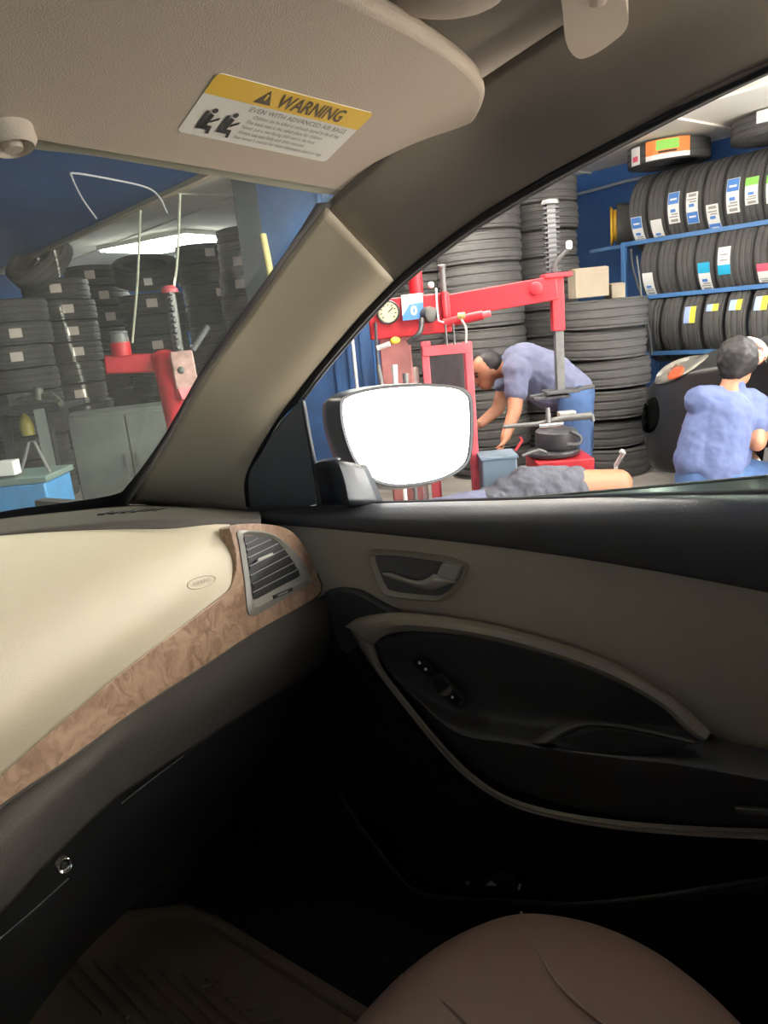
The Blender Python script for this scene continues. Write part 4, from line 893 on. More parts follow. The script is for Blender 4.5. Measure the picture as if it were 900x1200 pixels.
def PQ(s_, t_, o=0.0): return (pc[0]*(1-s_)+pc[1]*s_)*(1-t_)+(pc[3]*(1-s_)+pc[2]*s_)*t_+gn*o
ps = MB().prism([PQ(0, 0), PQ(1, 0), PQ(1, 1), PQ(0, 1)], -gn*0.002).build('sign_sheet', palewhite, tc, smooth=0)
MB().prism([PQ(0, 0.42, 0.001), PQ(1, 0.36, 0.001), PQ(1, 1, 0.001), PQ(0, 1, 0.001)], -gn*0.0005).build('blue_field', blueprint, ps, smooth=0)
MB().prism([PQ(0, 0.42, 0.0015), PQ(0.35, 0.40, 0.0015), PQ(0.05, 0.75, 0.0015), PQ(0, 0.8, 0.0015)], -gn*0.0004).build('white_swoosh', palewhite, ps, smooth=0)
text_map('numeral', '0', lambda x, y: PQ(0.40+x*0.30, 0.82-y*0.5, 0.002), palewhite, ps, width=1.0, bold=0.03)
text_map('caption', 'ai  ec', lambda x, y: PQ(0.25+x*0.5, 0.27-y*0.22, 0.002), grayink, ps, width=1.0, bold=0.02)
MB().lathe([(0.045, -0.02), (0.048, 0.02), (0.042, 0.05), (0.03, 0.055), (0, 0.055)], fc(501, 369, 0.0), gn+IMX*0.5, 24).build('black_knob', mat('grip_rubber', (0.06, 0.055, 0.05), 0.45), tc)
upright(518, 313, 348, 4.3, 0.017, b=None).build('valve_rod', steel, tc)
upright(520, 342, 372, 4.28, 0.02).build('valve_sleeve', red, tc)
MB().lathe([(0.022, 0), (0.026, 0.012), (0.02, 0.02), (0, 0.022)], D(518, 314, 4.3), ZU, 16).build('rod_cap', steel, tc)
upright(486, 318, 346, 4.4, 0.042).build('air_cylinder', red, tc)
MB().lathe([(0.044, 0), (0.044, 0.015), (0.03, 0.03), (0.02, 0.06), (0, 0.06)], D(486, 320, 4.4), ZU, 18).build('cylinder_cap', redpale, tc)
MB().ball(D(505, 334, 4.35), 0.02, 14).build('ball_knob', palewhite, tc)
MB().tube([D(511, 338, 4.28), D(512, 360, 4.26), D(514, 376, 4.26), D(520, 378, 4.25)], 0.006, 8).build('air_line', palewhite, tc)
MB().cyl(D(520, 379, 4.28), D(566, 369, 4.22), 0.026).build('ram', red, tc); MB().cyl(D(566, 369, 4.22), D(575, 367, 4.21), 0.018).build('ram_end', redpale, tc)
MB().cyl(D(537, 371, 4.24), D(545, 370, 4.23), 0.02).build('ram_fitting', mat('brass', (0.6, 0.5, 0.2), 0.4, 0.6), tc)
MB().tube(cr([D(541, 375, 4.22), D(546, 385, 4.2), D(546, 402, 4.2)], 10), 0.007, 8).build('air_line', mat('grey_hose', (0.35, 0.33, 0.3), 0.6), tc)
upright(522, 380, 405, 4.25, 0.006).build('rod', steel, tc); upright(531, 378, 405, 4.25, 0.006).build('rod', steel, tc)
b = MB(); zz = D(460, 392, 4.5).z; p = D(462, 395, 4.5); b.box(Vec((p.x, p.y, zz/2)), (0.19, 0.2, zz), AXV); b.build('column', mat('dusty_red', (0.32, 0.12, 0.11), 0.6, noise=0.3, nscale=8), tc, bevel=0.01)
MB().ball(D(463, 399, 4.2), 0.025, 12, (1.6, 1, 0.8)).build('yellow_fitting', yel2, tc)
b = MB(); b.tube(cr([D(494, 374, 4.25), D(492, 390, 4.2), D(478, 402, 4.2)], 10), 0.016, 8); b.build('black_pipe', rubber, tc)
# table with the clamping wheel, in front of the bending man
p = D(655, 545, 4.64); zt2 = D(655, 532, 4.64).z
MB().box(Vec((p.x, p.y, zt2/2)), (0.34, 0.4, zt2), AXV).build('base_cabinet', red, tc, bevel=0.01)
MB().box(Vec((p.x, p.y, zt2*0.55))-IMY*0.204+IMX*0.05, (0.18, 0.01, 0.08), AXV).build('base_plate', redpale, tc)
b = MB(); pz = D(652, 513, 4.6); b.lathe([(0.12, -0.06), (0.13, -0.04), (0.13, 0.04), (0.11, 0.06), (0.05, 0.07)], pz, ZU+IMX*0.05, 28); b.build('turntable', darksteel, tc)
b = MB(); b.lathe([(0.16, -0.02), (0.165, 0), (0.16, 0.01), (0, 0.015)], D(648, 528, 4.6), ZU, 28); b.build('turntable_plate', darksteel, tc)
MB().tube([D(590, 500, 4.3), D(630, 497, 4.28), D(660, 490, 4.25), D(694, 487, 4.2)], [0.012, 0.014, 0.018, 0.022], 10).build('jaw_bar', steel, tc)
MB().cyl(D(632, 500, 4.22), D(660, 497, 4.2), 0.014).build('jaw_pin', chrome, tc); MB().cyl(D(643, 502, 4.25), D(642, 478, 4.25), 0.018, 0.012).build('jaw_post', steel, tc)
b = MB(); b.box(D(664, 485, 4.3), (0.10, 0.06, 0.035), AXV); b.build('jaw_block', mat('worn_steel', (0.4, 0.38, 0.34), 0.5, 0.5, noise=0.3, nscale=30), tc, bevel=0.008)
MB().cyl(D(694, 486, 4.2), D(695, 494, 4.2), 0.01).build('jaw_tip', steel, tc)
MB().tube(cr([D(668, 505, 4.3), D(680, 512, 4.3), D(678, 520, 4.3), D(664, 521, 4.3)], 16), 0.012, 8).build('hook', darksteel, tc)
MB().tube([D(612, 534, 4.25), D(632, 527, 4.25), D(640, 530, 4.25)], 0.009, 8).build('wrench', steel, tc)
MB().tube([D(604, 528, 4.3), D(612, 516, 4.3), D(609, 512, 4.3)], 0.008, 8).build('red_lever', red, tc)
# grey tool tray and pry bar
p = D(583, 552, 4.5); zz = D(583, 532, 4.5).z
tr = thing('grey_bin', 'blue-grey plastic bin on the floor between the red cart and the lying person', 'bin', Vec((p.x, p.y, 0)))
MB().box(Vec((p.x, p.y, zz/2)), (0.21, 0.22, zz), AXV).build('bin_body', mat('blue_grey_plastic', (0.16, 0.22, 0.28), 0.5), tr, bevel=0.012)
MB().box(Vec((p.x, p.y, zz)), (0.225, 0.235, 0.02), AXV).build('bin_lid', MATS['blue_grey_plastic'], tr, bevel=0.005)
b = MB(); b.cyl(D(722, 545, 4.6), D(731, 530, 4.5), 0.014); b.cyl(D(731, 530, 4.5), D(727, 528, 4.5), 0.014); b.cyl(D(722, 545, 4.6), Vec((D(718, 556, 4.62).x, D(718, 556, 4.62).y, 0.02)), 0.012)
tag(b.build('pry_bar', palewhite, origin=D(722, 545, 4.6)), 'short white bar sticking up beyond the bare knee', 'tool')

b = MB(); q = D(413, 398, 5.6); b.cyl(q, Vec((q.x, q.y, 0.0)), 0.012, n=10); tag(b.build('white_rod', palewhite, origin=D(413, 470, 4.9)), 'slim white rod standing against the blue column, above the mirror', 'rod')
hs = thing('air_gun', 'air gun with white nozzle hanging on a hose below the gauge', 'tool', D(446, 440, 4.3))
MB().tube(cr([D(440, 378, 4.32), D(441, 400, 4.3), D(443, 425, 4.3), D(446, 446, 4.3)], 14), 0.009, 8).build('hose', darksteel, hs)
MB().cyl(D(442, 408, 4.28), D(457, 403, 4.26), 0.014).build('nozzle', palewhite, hs)
MB().tube([D(443, 428, 4.29), D(445, 440, 4.28), D(447, 452, 4.28)], [0.012, 0.017, 0.014], 10).build('grip', steel, hs)
for px, y0, y1, lb in ((462, 428, 460, 'pale brush handle sticking up left of the red cart'), (475, 438, 462, 'worn steel bar sticking up beside the red cart')):
    b = MB(); b.tube([D(px, y0, 4.1), D(px+2, y1, 4.1), Vec((D(px+2, y1, 4.1).x, D(px+2, y1, 4.1).y, 0.3))], [0.018, 0.012, 0.012], 10); tag(b.build('brush' if px < 470 else 'steel_bar', MATS['sticker_paper'] if px < 470 else steel, origin=D(px, y1, 4.1)), lb, 'tool')
# ---- red cart frame
ct = thing('tool_cart', 'pale red steel cart with an open dark frame, behind the mirror', 'cart', Vec((D(522, 480, 4.4).x, D(522, 480, 4.4).y, 0)))
def post(px, y0, d, w): 
    a = D(px, y0, d); return MB().box(Vec((a.x, a.y, a.z/2)), (w, w, a.z), AXV)
for px, d in ((497, 4.4), (548, 4.4), (500, 4.78), (546, 4.78)): post(px, 400, d, 0.045).build('cart_post', redpale, ct, bevel=0.004)
for y in (407, 466, 530):
    MB().beam(D(495, y+5, 4.4), D(550, y, 4.4), 0.035, 0.06).build('cart_rail', redpale, ct, bevel=0.004)
    MB().beam(D(500, y+5, 4.78), D(546, y, 4.78), 0.035, 0.05).build('cart_rail', redpale, ct, bevel=0.004)
zz = D(520, 530, 4.4).z
q = D(523, 440, 4.6); MB().box(Vec((q.x, q.y, q.z)), (0.22, 0.02, 0.30), AXV).build('cart_back', darksteel, ct)
q = D(523, 468, 4.58); MB().box(Vec((q.x, q.y, q.z)), (0.24, 0.4, 0.02), AXV).build('cart_shelf', redpale, ct)
q = D(480, 460, 4.58); MB().box(Vec((q.x, q.y, q.z/2)), (0.13, 0.15, q.z+0.30), AXV).build('side_drawer', mat('pale_dusty', (0.48, 0.40, 0.37), 0.7, noise=0.3, nscale=14), ct, bevel=0.006)
b = MB(); q = D(515, 456, 4.4); b.prism([D(505, 465, 4.42), D(520, 462, 4.40), D(512, 451, 4.4), D(503, 456, 4.4)], Vec((0, 0, 0.004)))
tag(b.build('paper', palewhite, smooth=0, origin=q), 'folded white paper on the shelf of the red cart', 'paper')

# ---- blue column between windshield and door window
b0 = thing('steel_column', 'blue painted steel column with dark post, behind the windshield pillar', 'column', Vec((D(365, 400, 6.2).x, D(365, 400, 6.2).y, 0)))
p = D(378, 400, 6.2); MB().box(Vec((p.x, p.y, 1.27)), (0.82, 0.12, 2.54), AXV).build('blue_panel', mat('dull_blue', (0.018, 0.06, 0.16), 0.6, noise=0.3, nscale=4), b0, bevel=0.005)
for px in (392, 408, 424, 440):
    q = D(px, 400, 6.1); MB().box(Vec((q.x, q.y, 1.27)), (0.03, 0.02, 2.5), AXV).build('panel_rib', MATS['dull_blue'], b0)
p = D(311, 400, 6.2); MB().box(Vec((p.x, p.y, 1.27)), (0.19, 0.14, 2.54), AXV).build('dark_post', mat('dark_paint', (0.025, 0.035, 0.04), 0.5), b0, bevel=0.004)
b = MB(); upright(297, 215, 350, 5.9, 0.016, b=b); tag(b.build('thin_pole', mat('pole_grey', (0.25, 0.27, 0.27), 0.5), origin=D(297, 350, 5.9)), 'thin grey pole at the right of the windshield view', 'pole')
b = MB(); b.tube([D(308, 275, 5.8), D(320, 335, 5.8)], 0.028, 12); tag(b.build('yellow_tube', mat('tube_yellow', (0.55, 0.47, 0.20), 0.5), origin=D(320, 335, 5.8)), 'pale yellow tube beside the thin pole, near the windshield pillar', 'tube')
def canister(px, y0, y1, d, r, m, name, label, cat):
    t = thing(name, label, cat, D(px, y1, d)); a = D(px, y1, d); h = D(px, y0, d).z-a.z
    MB().lathe([(r*0.95, 0), (r, 0.01), (r, h*0.72), (r*0.75, h*0.86), (r*0.35, h*0.92), (r*0.35, h)], a, ZU, 20).build('shell', m, t)
    MB().lathe([(r*0.4, h), (r*0.45, h*1.05), (r*0.3, h*1.15), (0, h*1.16)], a, ZU, 14).build('nozzle', darksteel, t)
canister(303, 352, 368, 6.08, 0.04, red, 'red_canister', 'small red can beside the thin pole, low at the pillar', 'canister')
canister(328, 310, 326, 6.09, 0.045, red, 'red_canister', 'red can by the blue column next to the pillar edge', 'canister')

# ---- hanging cables before the windshield
for pts, lb in (([(167, 200), (164, 260), (161, 330), (155, 402)], 'pale cable hanging from the ceiling left of the second machine'), ([(212, 198), (208, 300), (203, 342)], 'thin cable hanging down to the toothed mast in the windshield')):
    b = MB(); b.tube(cr([D(x, y, 5.3) for x, y in pts], 24), 0.009, 8); tag(b.build('hanging_cable', mat('cable_pale', (0.38, 0.38, 0.30), 0.6), origin=D(*pts[-1], 5.3)), lb, 'cable')

# ---- second tyre changer, seen through the windshield
t2 = thing('tyre_changer', 'second red tire changer with a toothed strip, seen through the windshield', 'machine', Vec((D(190, 440, 4.55).x, D(190, 440, 4.55).y, 0)))
MB().beam(D(124, 427, 4.45), D(212, 424, 4.55), 0.13, 0.11).build('cross_arm', red, t2, bevel=0.01)
cp0 = D(195, 432, 4.45); cp1 = D(214, 515, 4.25); low = cp1+(cp1-cp0)*0.9
MB().tube([cp0+(cp0-cp1)*0.12, low], 0.072, 24).build('cylinder', red, t2)
MB().lathe([(0.074, 0), (0.078, 0.02), (0.066, 0.03), (0, 0.032)], cp0+(cp0-cp1)*0.12, cp0-cp1, 24).build('cylinder_lid', red, t2)
m0, m1 = D(199, 343, 4.45), D(211, 425, 4.45)
MB().tube([m0, m1], 0.032, 12).build('strip_bar', steel, t2)
for k in range(13):
    a = m0+(m1-m0)*((k+0.5)/13); MB().beam(a-(m1-m0).normalized()*0.007-IMY*0.03, a+(m1-m0).normalized()*0.007-IMY*0.03, 0.075, 0.02).build('strip_tooth', steel if k % 2 == 0 else darksteel, t2)
MB().lathe([(0.05, 0), (0.05, 0.02), (0.03, 0.04), (0, 0.04)], m0, ZU, 16).build('bar_cap', redpale, t2)
MB().beam(D(212, 415, 4.40), D(222, 468, 4.35), 0.13, 0.10).build('control_block', mat('worn_panel', (0.5, 0.30, 0.27), 0.6, noise=0.5, nscale=14), t2, bevel=0.008)
MB().beam(D(218, 455, 4.30), D(223, 467, 4.30), 0.13, 0.03).build('warning_patch', redpale, t2)
MB().beam(D(222, 468, 4.35), D(228, 500, 4.30), 0.08, 0.06).build('guide_rod', steel, t2, bevel=0.005)
MB().tube([D(226, 410, 4.35), D(244, 382, 4.35)], 0.018, 10).build('lever', steel, t2)
MB().ball(D(212, 434, 4.25), 0.022, 12).build('bolt', steel, t2)
MB().box(Vec((D(205, 440, 4.5).x, D(205, 440, 4.5).y, 0.3)), (0.4, 0.4, 0.6), AXV).build('base_cabinet', red, t2, bevel=0.01)
cn = thing('paint_can', 'small red and silver can standing on the second machine arm', 'can', D(143, 418, 4.40))
a = D(143, 417, 4.40); h = D(143, 388, 4.40).z-a.z
MB().lathe([(0.056, 0), (0.058, 0.01), (0.058, h*0.55)], a, ZU, 24).build('can_body', red, cn); MB().lathe([(0.058, h*0.55), (0.056, h*0.62), (0.052, h*0.9), (0.056, h*0.92), (0.05, h), (0, h*1.02)], a, ZU, 24).build('can_top', steel, cn)
# ---- grey cabinet and what is on it
pa, pb = D(98, 486, 5.05), D(190, 479, 5.2); zc_ = pa.z
cb = thing('metal_cabinet', 'tall grey-green metal cabinet with double doors below the second machine', 'cabinet', Vec(((pa.x+pb.x)/2, (pa.y+pb.y)/2, 0)))
cx_ = (pb-pa); cx_.z = 0; wc = cx_.length+0.22; cx_.normalize(); cyv = ZU.cross(cx_); CA = (cx_, cyv, ZU); cc = (pa+pb)/2
MB().box(Vec((cc.x, cc.y, zc_/2))+cyv*0.2, (wc, 0.4, zc_), CA).build('cabinet_body', grey, cb, bevel=0.008)
for s_ in (-1, 1):
    dr = MB().box(Vec((cc.x, cc.y, zc_/2))+cx_*s_*wc*0.25-cyv*0.008, (wc*0.485, 0.016, zc_*0.94), CA).build('cabinet_door', grey, cb, bevel=0.004)
    MB().box(Vec((cc.x, cc.y, zc_*0.62))+cx_*s_*0.04-cyv*0.02, (0.015, 0.02, 0.10), CA).build('door_pull', steel, dr)
b = MB(); b.box(D(28, 467, 4.75), (0.16, 0.1, 0.07), AXV); b.tube([D(20, 470, 4.7), D(60, 462, 4.7), D(72, 473, 4.6)], 0.02, 10); b.cyl(D(45, 455, 4.7), D(45, 470, 4.7), 0.03)
tag(b.build('machine_part', mat('oily_metal', (0.16, 0.16, 0.13), 0.45, 0.4, noise=0.4, nscale=20), bevel=0.004, origin=D(40, 474, 4.75)), 'oily metal part lying at the left end of the dark bench', 'machine part')
sb = thing('work_bench', 'dark bench frame with leaning post, left of the grey cabinet', 'bench', Vec((D(20, 480, 4.8).x, D(20, 480, 4.8).y, 0)))
q = D(30, 479, 4.8); MB().box(Vec((q.x, q.y, q.z)), (0.62, 0.4, 0.03), AXV).build('bench_top', darksteel, sb, bevel=0.003)
for px in (2, 52): post(px, 480, 4.85, 0.05).build('bench_leg', darksteel, sb)
MB().beam(D(46, 482, 4.4), D(68, 590, 4.2), 0.06, 0.05).build('leaning_post', grey, sb)
q = D(31, 499, 4.75); MB().lathe([(0.04, -0.06), (0.045, 0.0), (0.03, 0.05), (0.012, 0.07), (0.012, 0.1)], q, ZU, 16).build('oil_bottle', mat('oil_yellow', (0.30, 0.26, 0.05), 0.4), sb)
bb = thing('blue_bin', 'blue tool bin with a wire handle at the lower left of the windshield', 'bin', Vec((D(30, 590, 3.7).x, D(30, 590, 3.7).y, 0)))
q = D(26, 562, 3.7); MB().box(Vec((q.x, q.y, q.z-0.25)), (0.36, 0.3, 0.5), AXV).build('bin_body', mat('bin_blue', (0.05, 0.22, 0.46), 0.5, noise=0.25, nscale=9), bb, bevel=0.01)
q = D(27, 558, 3.7); MB().box(Vec((q.x, q.y, q.z)), (0.38, 0.32, 0.03), AXV).build('bin_rim', mat('bin_green', (0.14, 0.20, 0.18), 0.5), bb, bevel=0.005)
MB().tube([D(24, 556, 3.65), D(34, 518, 3.65), D(40, 518, 3.65), D(61, 558, 3.65)], 0.008, 8).build('wire_handle', steel, bb)
wb = MB().box(D(10, 548, 3.6), (0.085, 0.07, 0.07), AXV); tag(wb.build('white_carton', palewhite, bevel=0.003, origin=D(10, 555, 3.6)), 'small white carton on the rim of the blue bin', 'box')

# ================================================================== BLACK CAR
car = thing('parked_car', 'black car with an amber-lensed headlight parked along the tire rack', 'car', S(0.8, 5.12, 0))
st = [(-0.02, .40, .34, .46, .56, .60), (0.05, .66, .26, .45, .64, .70), (0.18, .79, .22, .48, .71, .78), (0.42, .85, .22, .52, .78, .87), (0.8, .88, .24, .55, .84, .94), (1.2, .89, .24, .55, .88, .99), (1.5, .89, .24, .55, .90, 1.03),
      (2.15, .88, .24, .55, .93, 1.36), (2.9, .87, .24, .55, .94, 1.40), (3.7, .86, .26, .55, .92, 1.12), (4.2, .82, .3, .55, .86, .98), (4.35, .7, .4, .55, .75, .85)]
rows = []
for s_, w, zb, zm, zs, zt in st:
    w *= 0.90; zs += 0.10 if s_ < 1.6 else 0; zt += 0.12 if s_ < 1.6 else 0
    half = [(-w*0.95, zb), (-w*1.0, zb+0.08), (-w*1.01, zm), (-w*0.985, zs-0.06), (-w*0.93, zs), (-w*0.6, zs+(zt-zs)*0.7), (0, zt)]
    sec = half + [(-y, z) for y, z in half[-2::-1]]
    rows.append([S(2.82-s_, 5.12+y, z) for y, z in sec])
b = MB(); b.grid(rows, 40, 60); nose = rows[0]
b.add(nose, [tuple(range(len(nose)))])
bvh = BVHTree.FromPolygons([tuple(p) for p in b.v], b.f)
b.build('car_body', carpaint, car, face=S(1.5, 0, 3), solid=0.02)
def BH(x, y, lift=0.006, alt=4.9):
    h = bvh.ray_cast(CAM, ray(x, y).normalized()); p = h[0] if h[0] else D(x, y, alt)
    return p+(CAM-p).normalized()*lift
def patch_on(name, px, m, parent, lift, n=40):
    """a lens or opening lying on the car's skin"""
    C2 = [p for p in cr([Vec((x, y, 0)) for x, y in px], n, True)]; g = sum(C2, Vec())/n; K = (1.0, 0.66, 0.33)
    v = [BH(g.x+(p.x-g.x)*k, g.y+(p.y-g.y)*k, lift) for k in K for p in C2]+[BH(g.x, g.y, lift)]
    b = MB(); b.add(v, [(k*n+i, k*n+(i+1) % n, (k+1)*n+(i+1) % n, (k+1)*n+i) for k in range(2) for i in range(n)]+[(2*n+i, 2*n+(i+1) % n, 3*n) for i in range(n)])
    return b.build(name, m, parent, face=CAM, solid=0.004)
voidm = mat('dark_opening', (0.004, 0.004, 0.004), 0.95, spec=0.0)
hl = patch_on('headlight', [(768, 449), (772, 436), (786, 425), (806, 418), (830, 416), (818, 427), (800, 440), (784, 448)], mat('lamp_clear', (0.15, 0.14, 0.12), 0.3, coat=0.5), car, 0.012)
patch_on('turn_signal', [(783, 444), (784, 434), (793, 428), (801, 430), (799, 439), (791, 444)], mat('amber_lens', (0.45, 0.08, 0.03), 0.25), hl, 0.022, 24)
patch_on('fog_intake', [(752, 492), (757, 472), (768, 466), (772, 486), (766, 504), (756, 506)], voidm, car, 0.008)
for s_ in (0.85, 3.45):
    for y in (-0.64, 0.64):
        MB().lathe([(0.20, -0.1), (0.30, -0.1), (0.325, -0.08), (0.325, 0.08), (0.30, 0.1), (0.20, 0.1)], S(2.82-s_, 5.12+y, 0.325), WN, 32, closed=True).build('car_wheel', tread, car)

# ================================================================== PEOPLE
def head(b, c, f, u, k=1.0):
    """head volume: skull, jaw, nose, ears; f = where it looks, u = up"""
    f = Vec(f).normalized(); u = Vec(u); u = (u-f*u.dot(f)).normalized(); s_ = f.cross(u)
    b.ball(c+u*0.02*k, 0.098*k, 16, (0.80, 1.0, 1.05), (s_, f, u)); b.ball(c-u*0.05*k+f*0.028*k, 0.066*k, 14, (0.85, 0.95, 1.0), (s_, f, u))
    b.ball(c-u*0.012*k+f*0.10*k, 0.018*k, 8, (0.8, 1.1, 1.5), (s_, f, u))
    for q in (-1, 1): b.ball(c+s_*q*0.08*k-u*0.01*k-f*0.01*k, 0.028*k, 8, (0.4, 0.7, 1.1), (s_, f, u))
    return f, u, s_
def face_parts(parent, c, f, u, s_, k=1.0):
    for q in (-1, 1):
        MB().ball(c+s_*q*0.034*k+u*0.012*k+f*0.090*k, 0.010*k, 8).build('eye', ink, parent)
        MB().tube([c+s_*q*0.018*k+u*0.034*k+f*0.096*k, c+s_*q*0.05*k+u*0.034*k+f*0.084*k], 0.005*k, 6).build('eyebrow', hairm, parent)
    MB().tube([c+s_*-0.022*k-u*0.058*k+f*0.089*k, c-u*0.056*k+f*0.095*k, c+s_*0.022*k-u*0.058*k+f*0.089*k], 0.005*k, 6).build('mouth', mat('lips', (0.40, 0.14, 0.11), 0.5), parent)
def limb(b, pts, rs):
    for i in range(len(pts)-1): b.capsule(pts[i], rs[i], pts[i+1], rs[i+1])
def hand(b, w, d, palm_n, curl=0.5, k=1.0):
    """palm and five fingers from wrist w towards d"""
    d = Vec(d).normalized(); n = Vec(palm_n); n = (n-d*n.dot(d)).normalized(); s_ = d.cross(n)
    b.capsule(w, 0.026*k, w+d*0.085*k, 0.036*k, flat=(n, 0.5))
    for i, L in enumerate((0.068, 0.078, 0.073, 0.058)):
        r0 = w+d*0.095*k+s_*(i-1.5)*0.020*k; m_ = r0+(d*math.cos(curl*0.7)+n*math.sin(curl*0.7))*L*0.55*k; e = m_+(d*math.cos(curl*1.8)+n*math.sin(curl*1.8))*L*0.5*k
        b.capsule(r0-d*0.02*k, 0.010*k, m_, 0.009*k, 8); b.capsule(m_, 0.009*k, e, 0.0075*k, 8)
    t0 = w+d*0.03*k-s_*0.03*k; t1 = t0+(d*0.6-s_*0.6+n*0.4).normalized()*0.045*k; t2_ = t1+(d*0.9+n*0.5).normalized()*0.032*k
    b.capsule(t0, 0.013*k, t1, 0.011*k, 8); b.capsule(t1, 0.011*k, t2_, 0.009*k, 8)
# ---- bending man
pd = 4.95
P = lambda x, y, d=0.0: D(x, y, pd+d)
pel, chest, neck, hd = P(672, 462), P(615, 431), P(590, 432), P(570, 436)
shN, shF = P(606, 436, -0.17), P(601, 425, 0.19)
elN, wrN = P(603, 482, -0.22), P(592, 513, -0.26); elF, wrF = P(583, 480, 0.16), P(562, 497, 0.10)
hipN, hipF = P(674, 472, -0.09), P(676, 470, 0.10); knN, knF = P(676, 545, -0.10), P(680, 540, 0.10)
ftN, ftF = Vec((knN.x, knN.y, 0.06))+IMX*0.05, Vec((knF.x, knF.y, 0.06))+IMX*0.08
man = thing('person', 'person in slate shirt and jeans bending over the red machine', 'person', Vec((ftN.x, ftN.y, 0)), None)
b = MB(); limb(b, [pel, (pel+chest)/2+ZU*0.03, chest], [0.135, 0.13, 0.145]); b.capsule(shN, 0.07, shF, 0.07); limb(b, [chest, neck, hd], [0.09, 0.06, 0.06])
limb(b, [shN, elN, wrN], [0.062, 0.046, 0.033]); limb(b, [shF, elF, wrF], [0.062, 0.046, 0.033]); hand(b, wrN, D(585, 530, 4.7)-wrN, -IMX); hand(b, wrF, D(548, 505, 5.05)-wrF, -ZU)
for h_, k_, f_ in ((hipN, knN, ftN), (hipF, knF, ftF)):
    limb(b, [pel, h_, k_, f_], [0.12, 0.10, 0.068, 0.045]); b.capsule(f_-IMX*0.02, 0.045, f_-IMX*0.17-ZU*0.015, 0.035)
ff, uu, ss = head(b, hd, (-IMX*0.95-ZU*0.35-IMY*0.35), ZU)
b.build('body', skin, man, remesh=0.010, smth=4); face_parts(man, hd, ff, uu, ss)
b = MB(); b.ball(hd+uu*0.040-ff*0.036, 0.098, 16, (0.88, 0.98, 0.96), (ss, ff, uu)); b.build('hair', hairm, man)
b = MB(); limb(b, [pel+ZU*0.012-IMX*0.02, (pel+chest)/2+ZU*0.045, chest+ZU*0.012], [0.152, 0.150, 0.160]); b.capsule(shN, 0.092, shF, 0.092); b.capsule((pel+chest)/2-ZU*0.10, 0.10, chest-ZU*0.06, 0.11)
for a, e in ((shN, elN), (shF, elF)): b.capsule(a, 0.086, a+(e-a)*0.52, 0.074)
b.build('shirt', shirt1, man, remesh=0.010, smth=6, disp=(0.022, 0.07))
b = MB()
for h_, k_, f_ in ((hipN, knN, ftN), (hipF, knF, ftF)): limb(b, [pel, h_, k_, f_+ZU*0.05], [0.140, 0.118, 0.086, 0.066])
b.build('jeans', jeans, man, remesh=0.011, smth=5, disp=(0.02, 0.10))
for f_ in (ftN, ftF): MB().capsule(f_-ZU*0.01, 0.05, f_-IMX*0.19-ZU*0.02, 0.04).build('shoe', rubber, man)
# ---- crouching man
pd = 4.05
pel, chest, neck, hd = P(836, 556), P(848, 490), P(858, 450), P(866, 427)
shL, shR = P(822, 470, -0.02), P(880, 474, 0.06)
elR, wrR = P(887, 519, -0.05), P(901, 490, 0.12); elL, wrL = P(845, 520, 0.26), P(888, 518, 0.26)
hipL, hipR = P(820, 562, 0.02), P(853, 563, 0.05); knL, knR = P(872, 560, 0.24), P(908, 560, 0.16)
anL, anR = Vec((knL.x, knL.y, 0.08))-IMX*0.20, Vec((knR.x, knR.y, 0.08))-IMX*0.22-IMY*0.10
man2 = thing('person', 'person in blue shirt crouching with back turned beside the black car', 'person', Vec((pel.x, pel.y, 0)))
b = MB(); b.capsule(pel, 0.13, chest, 0.14); b.capsule(shL, 0.065, shR, 0.065); limb(b, [chest, neck, hd], [0.10, 0.058, 0.06])
b.capsule(P(822, 545), 0.06, P(830, 490), 0.07); b.capsule(P(855, 545, 0.03), 0.07, P(870, 490, 0.06), 0.07)
limb(b, [shR, elR, wrR], [0.062, 0.047, 0.032]); limb(b, [shL, elL, wrL], [0.062, 0.047, 0.032]); hand(b, wrR, IMX*0.6+ZU*0.7+IMY*0.3, IMY); hand(b, wrL, IMX, -ZU)
for h_, k_, f_ in ((hipL, knL, anL), (hipR, knR, anR)):
    limb(b, [pel, h_, k_, f_], [0.12, 0.105, 0.07, 0.045]); b.capsule(f_, 0.045, f_+(IMX*0.7+IMY*0.6)*0.17-ZU*0.03, 0.035)
ff, uu, ss = head(b, hd, (IMX*0.85+IMY*0.6-ZU*0.45), ZU)
b.build('body', skin, man2, remesh=0.010, smth=4); face_parts(man2, hd, ff, uu, ss)
b = MB(); b.ball(hd+uu*0.03-ff*0.028, 0.118, 18, (0.90, 0.98, 0.98), (ss, ff, uu)); b.ball(hd-uu*0.05-ff*0.05, 0.07, 14, (1.05, 0.8, 0.8), (ss, ff, uu)); b.build('hair', hairm, man2, remesh=0.010, smth=2, disp=(0.02, 0.03))
def cap_material():
    m = bpy.data.materials.new('patterned_cap'); m.use_nodes = True; nt = m.node_tree; bs = nt.nodes['Principled BSDF']; tcn = nt.nodes.new('ShaderNodeTexCoord'); n = nt.nodes.new('ShaderNodeTexNoise'); n.inputs['Scale'].default_value = 26
    r = nt.nodes.new('ShaderNodeValToRGB'); r.color_ramp.interpolation = 'CONSTANT'; e = r.color_ramp.elements; e[0].color = (0.55, 0.46, 0.24, 1); e[1].position = 0.62; e[1].color = (0.06, 0.05, 0.05, 1); k = e.new(0.48); k.color = (0.72, 0.66, 0.5, 1); k = e.new(0.55); k.color = (0.55, 0.10, 0.06, 1)
    nt.links.new(tcn.outputs['Object'], n.inputs['Vector']); nt.links.new(n.outputs['Fac'], r.inputs['Fac']); nt.links.new(r.outputs['Color'], bs.inputs['Base Color']); bs.inputs['Roughness'].default_value = 0.8
    return m
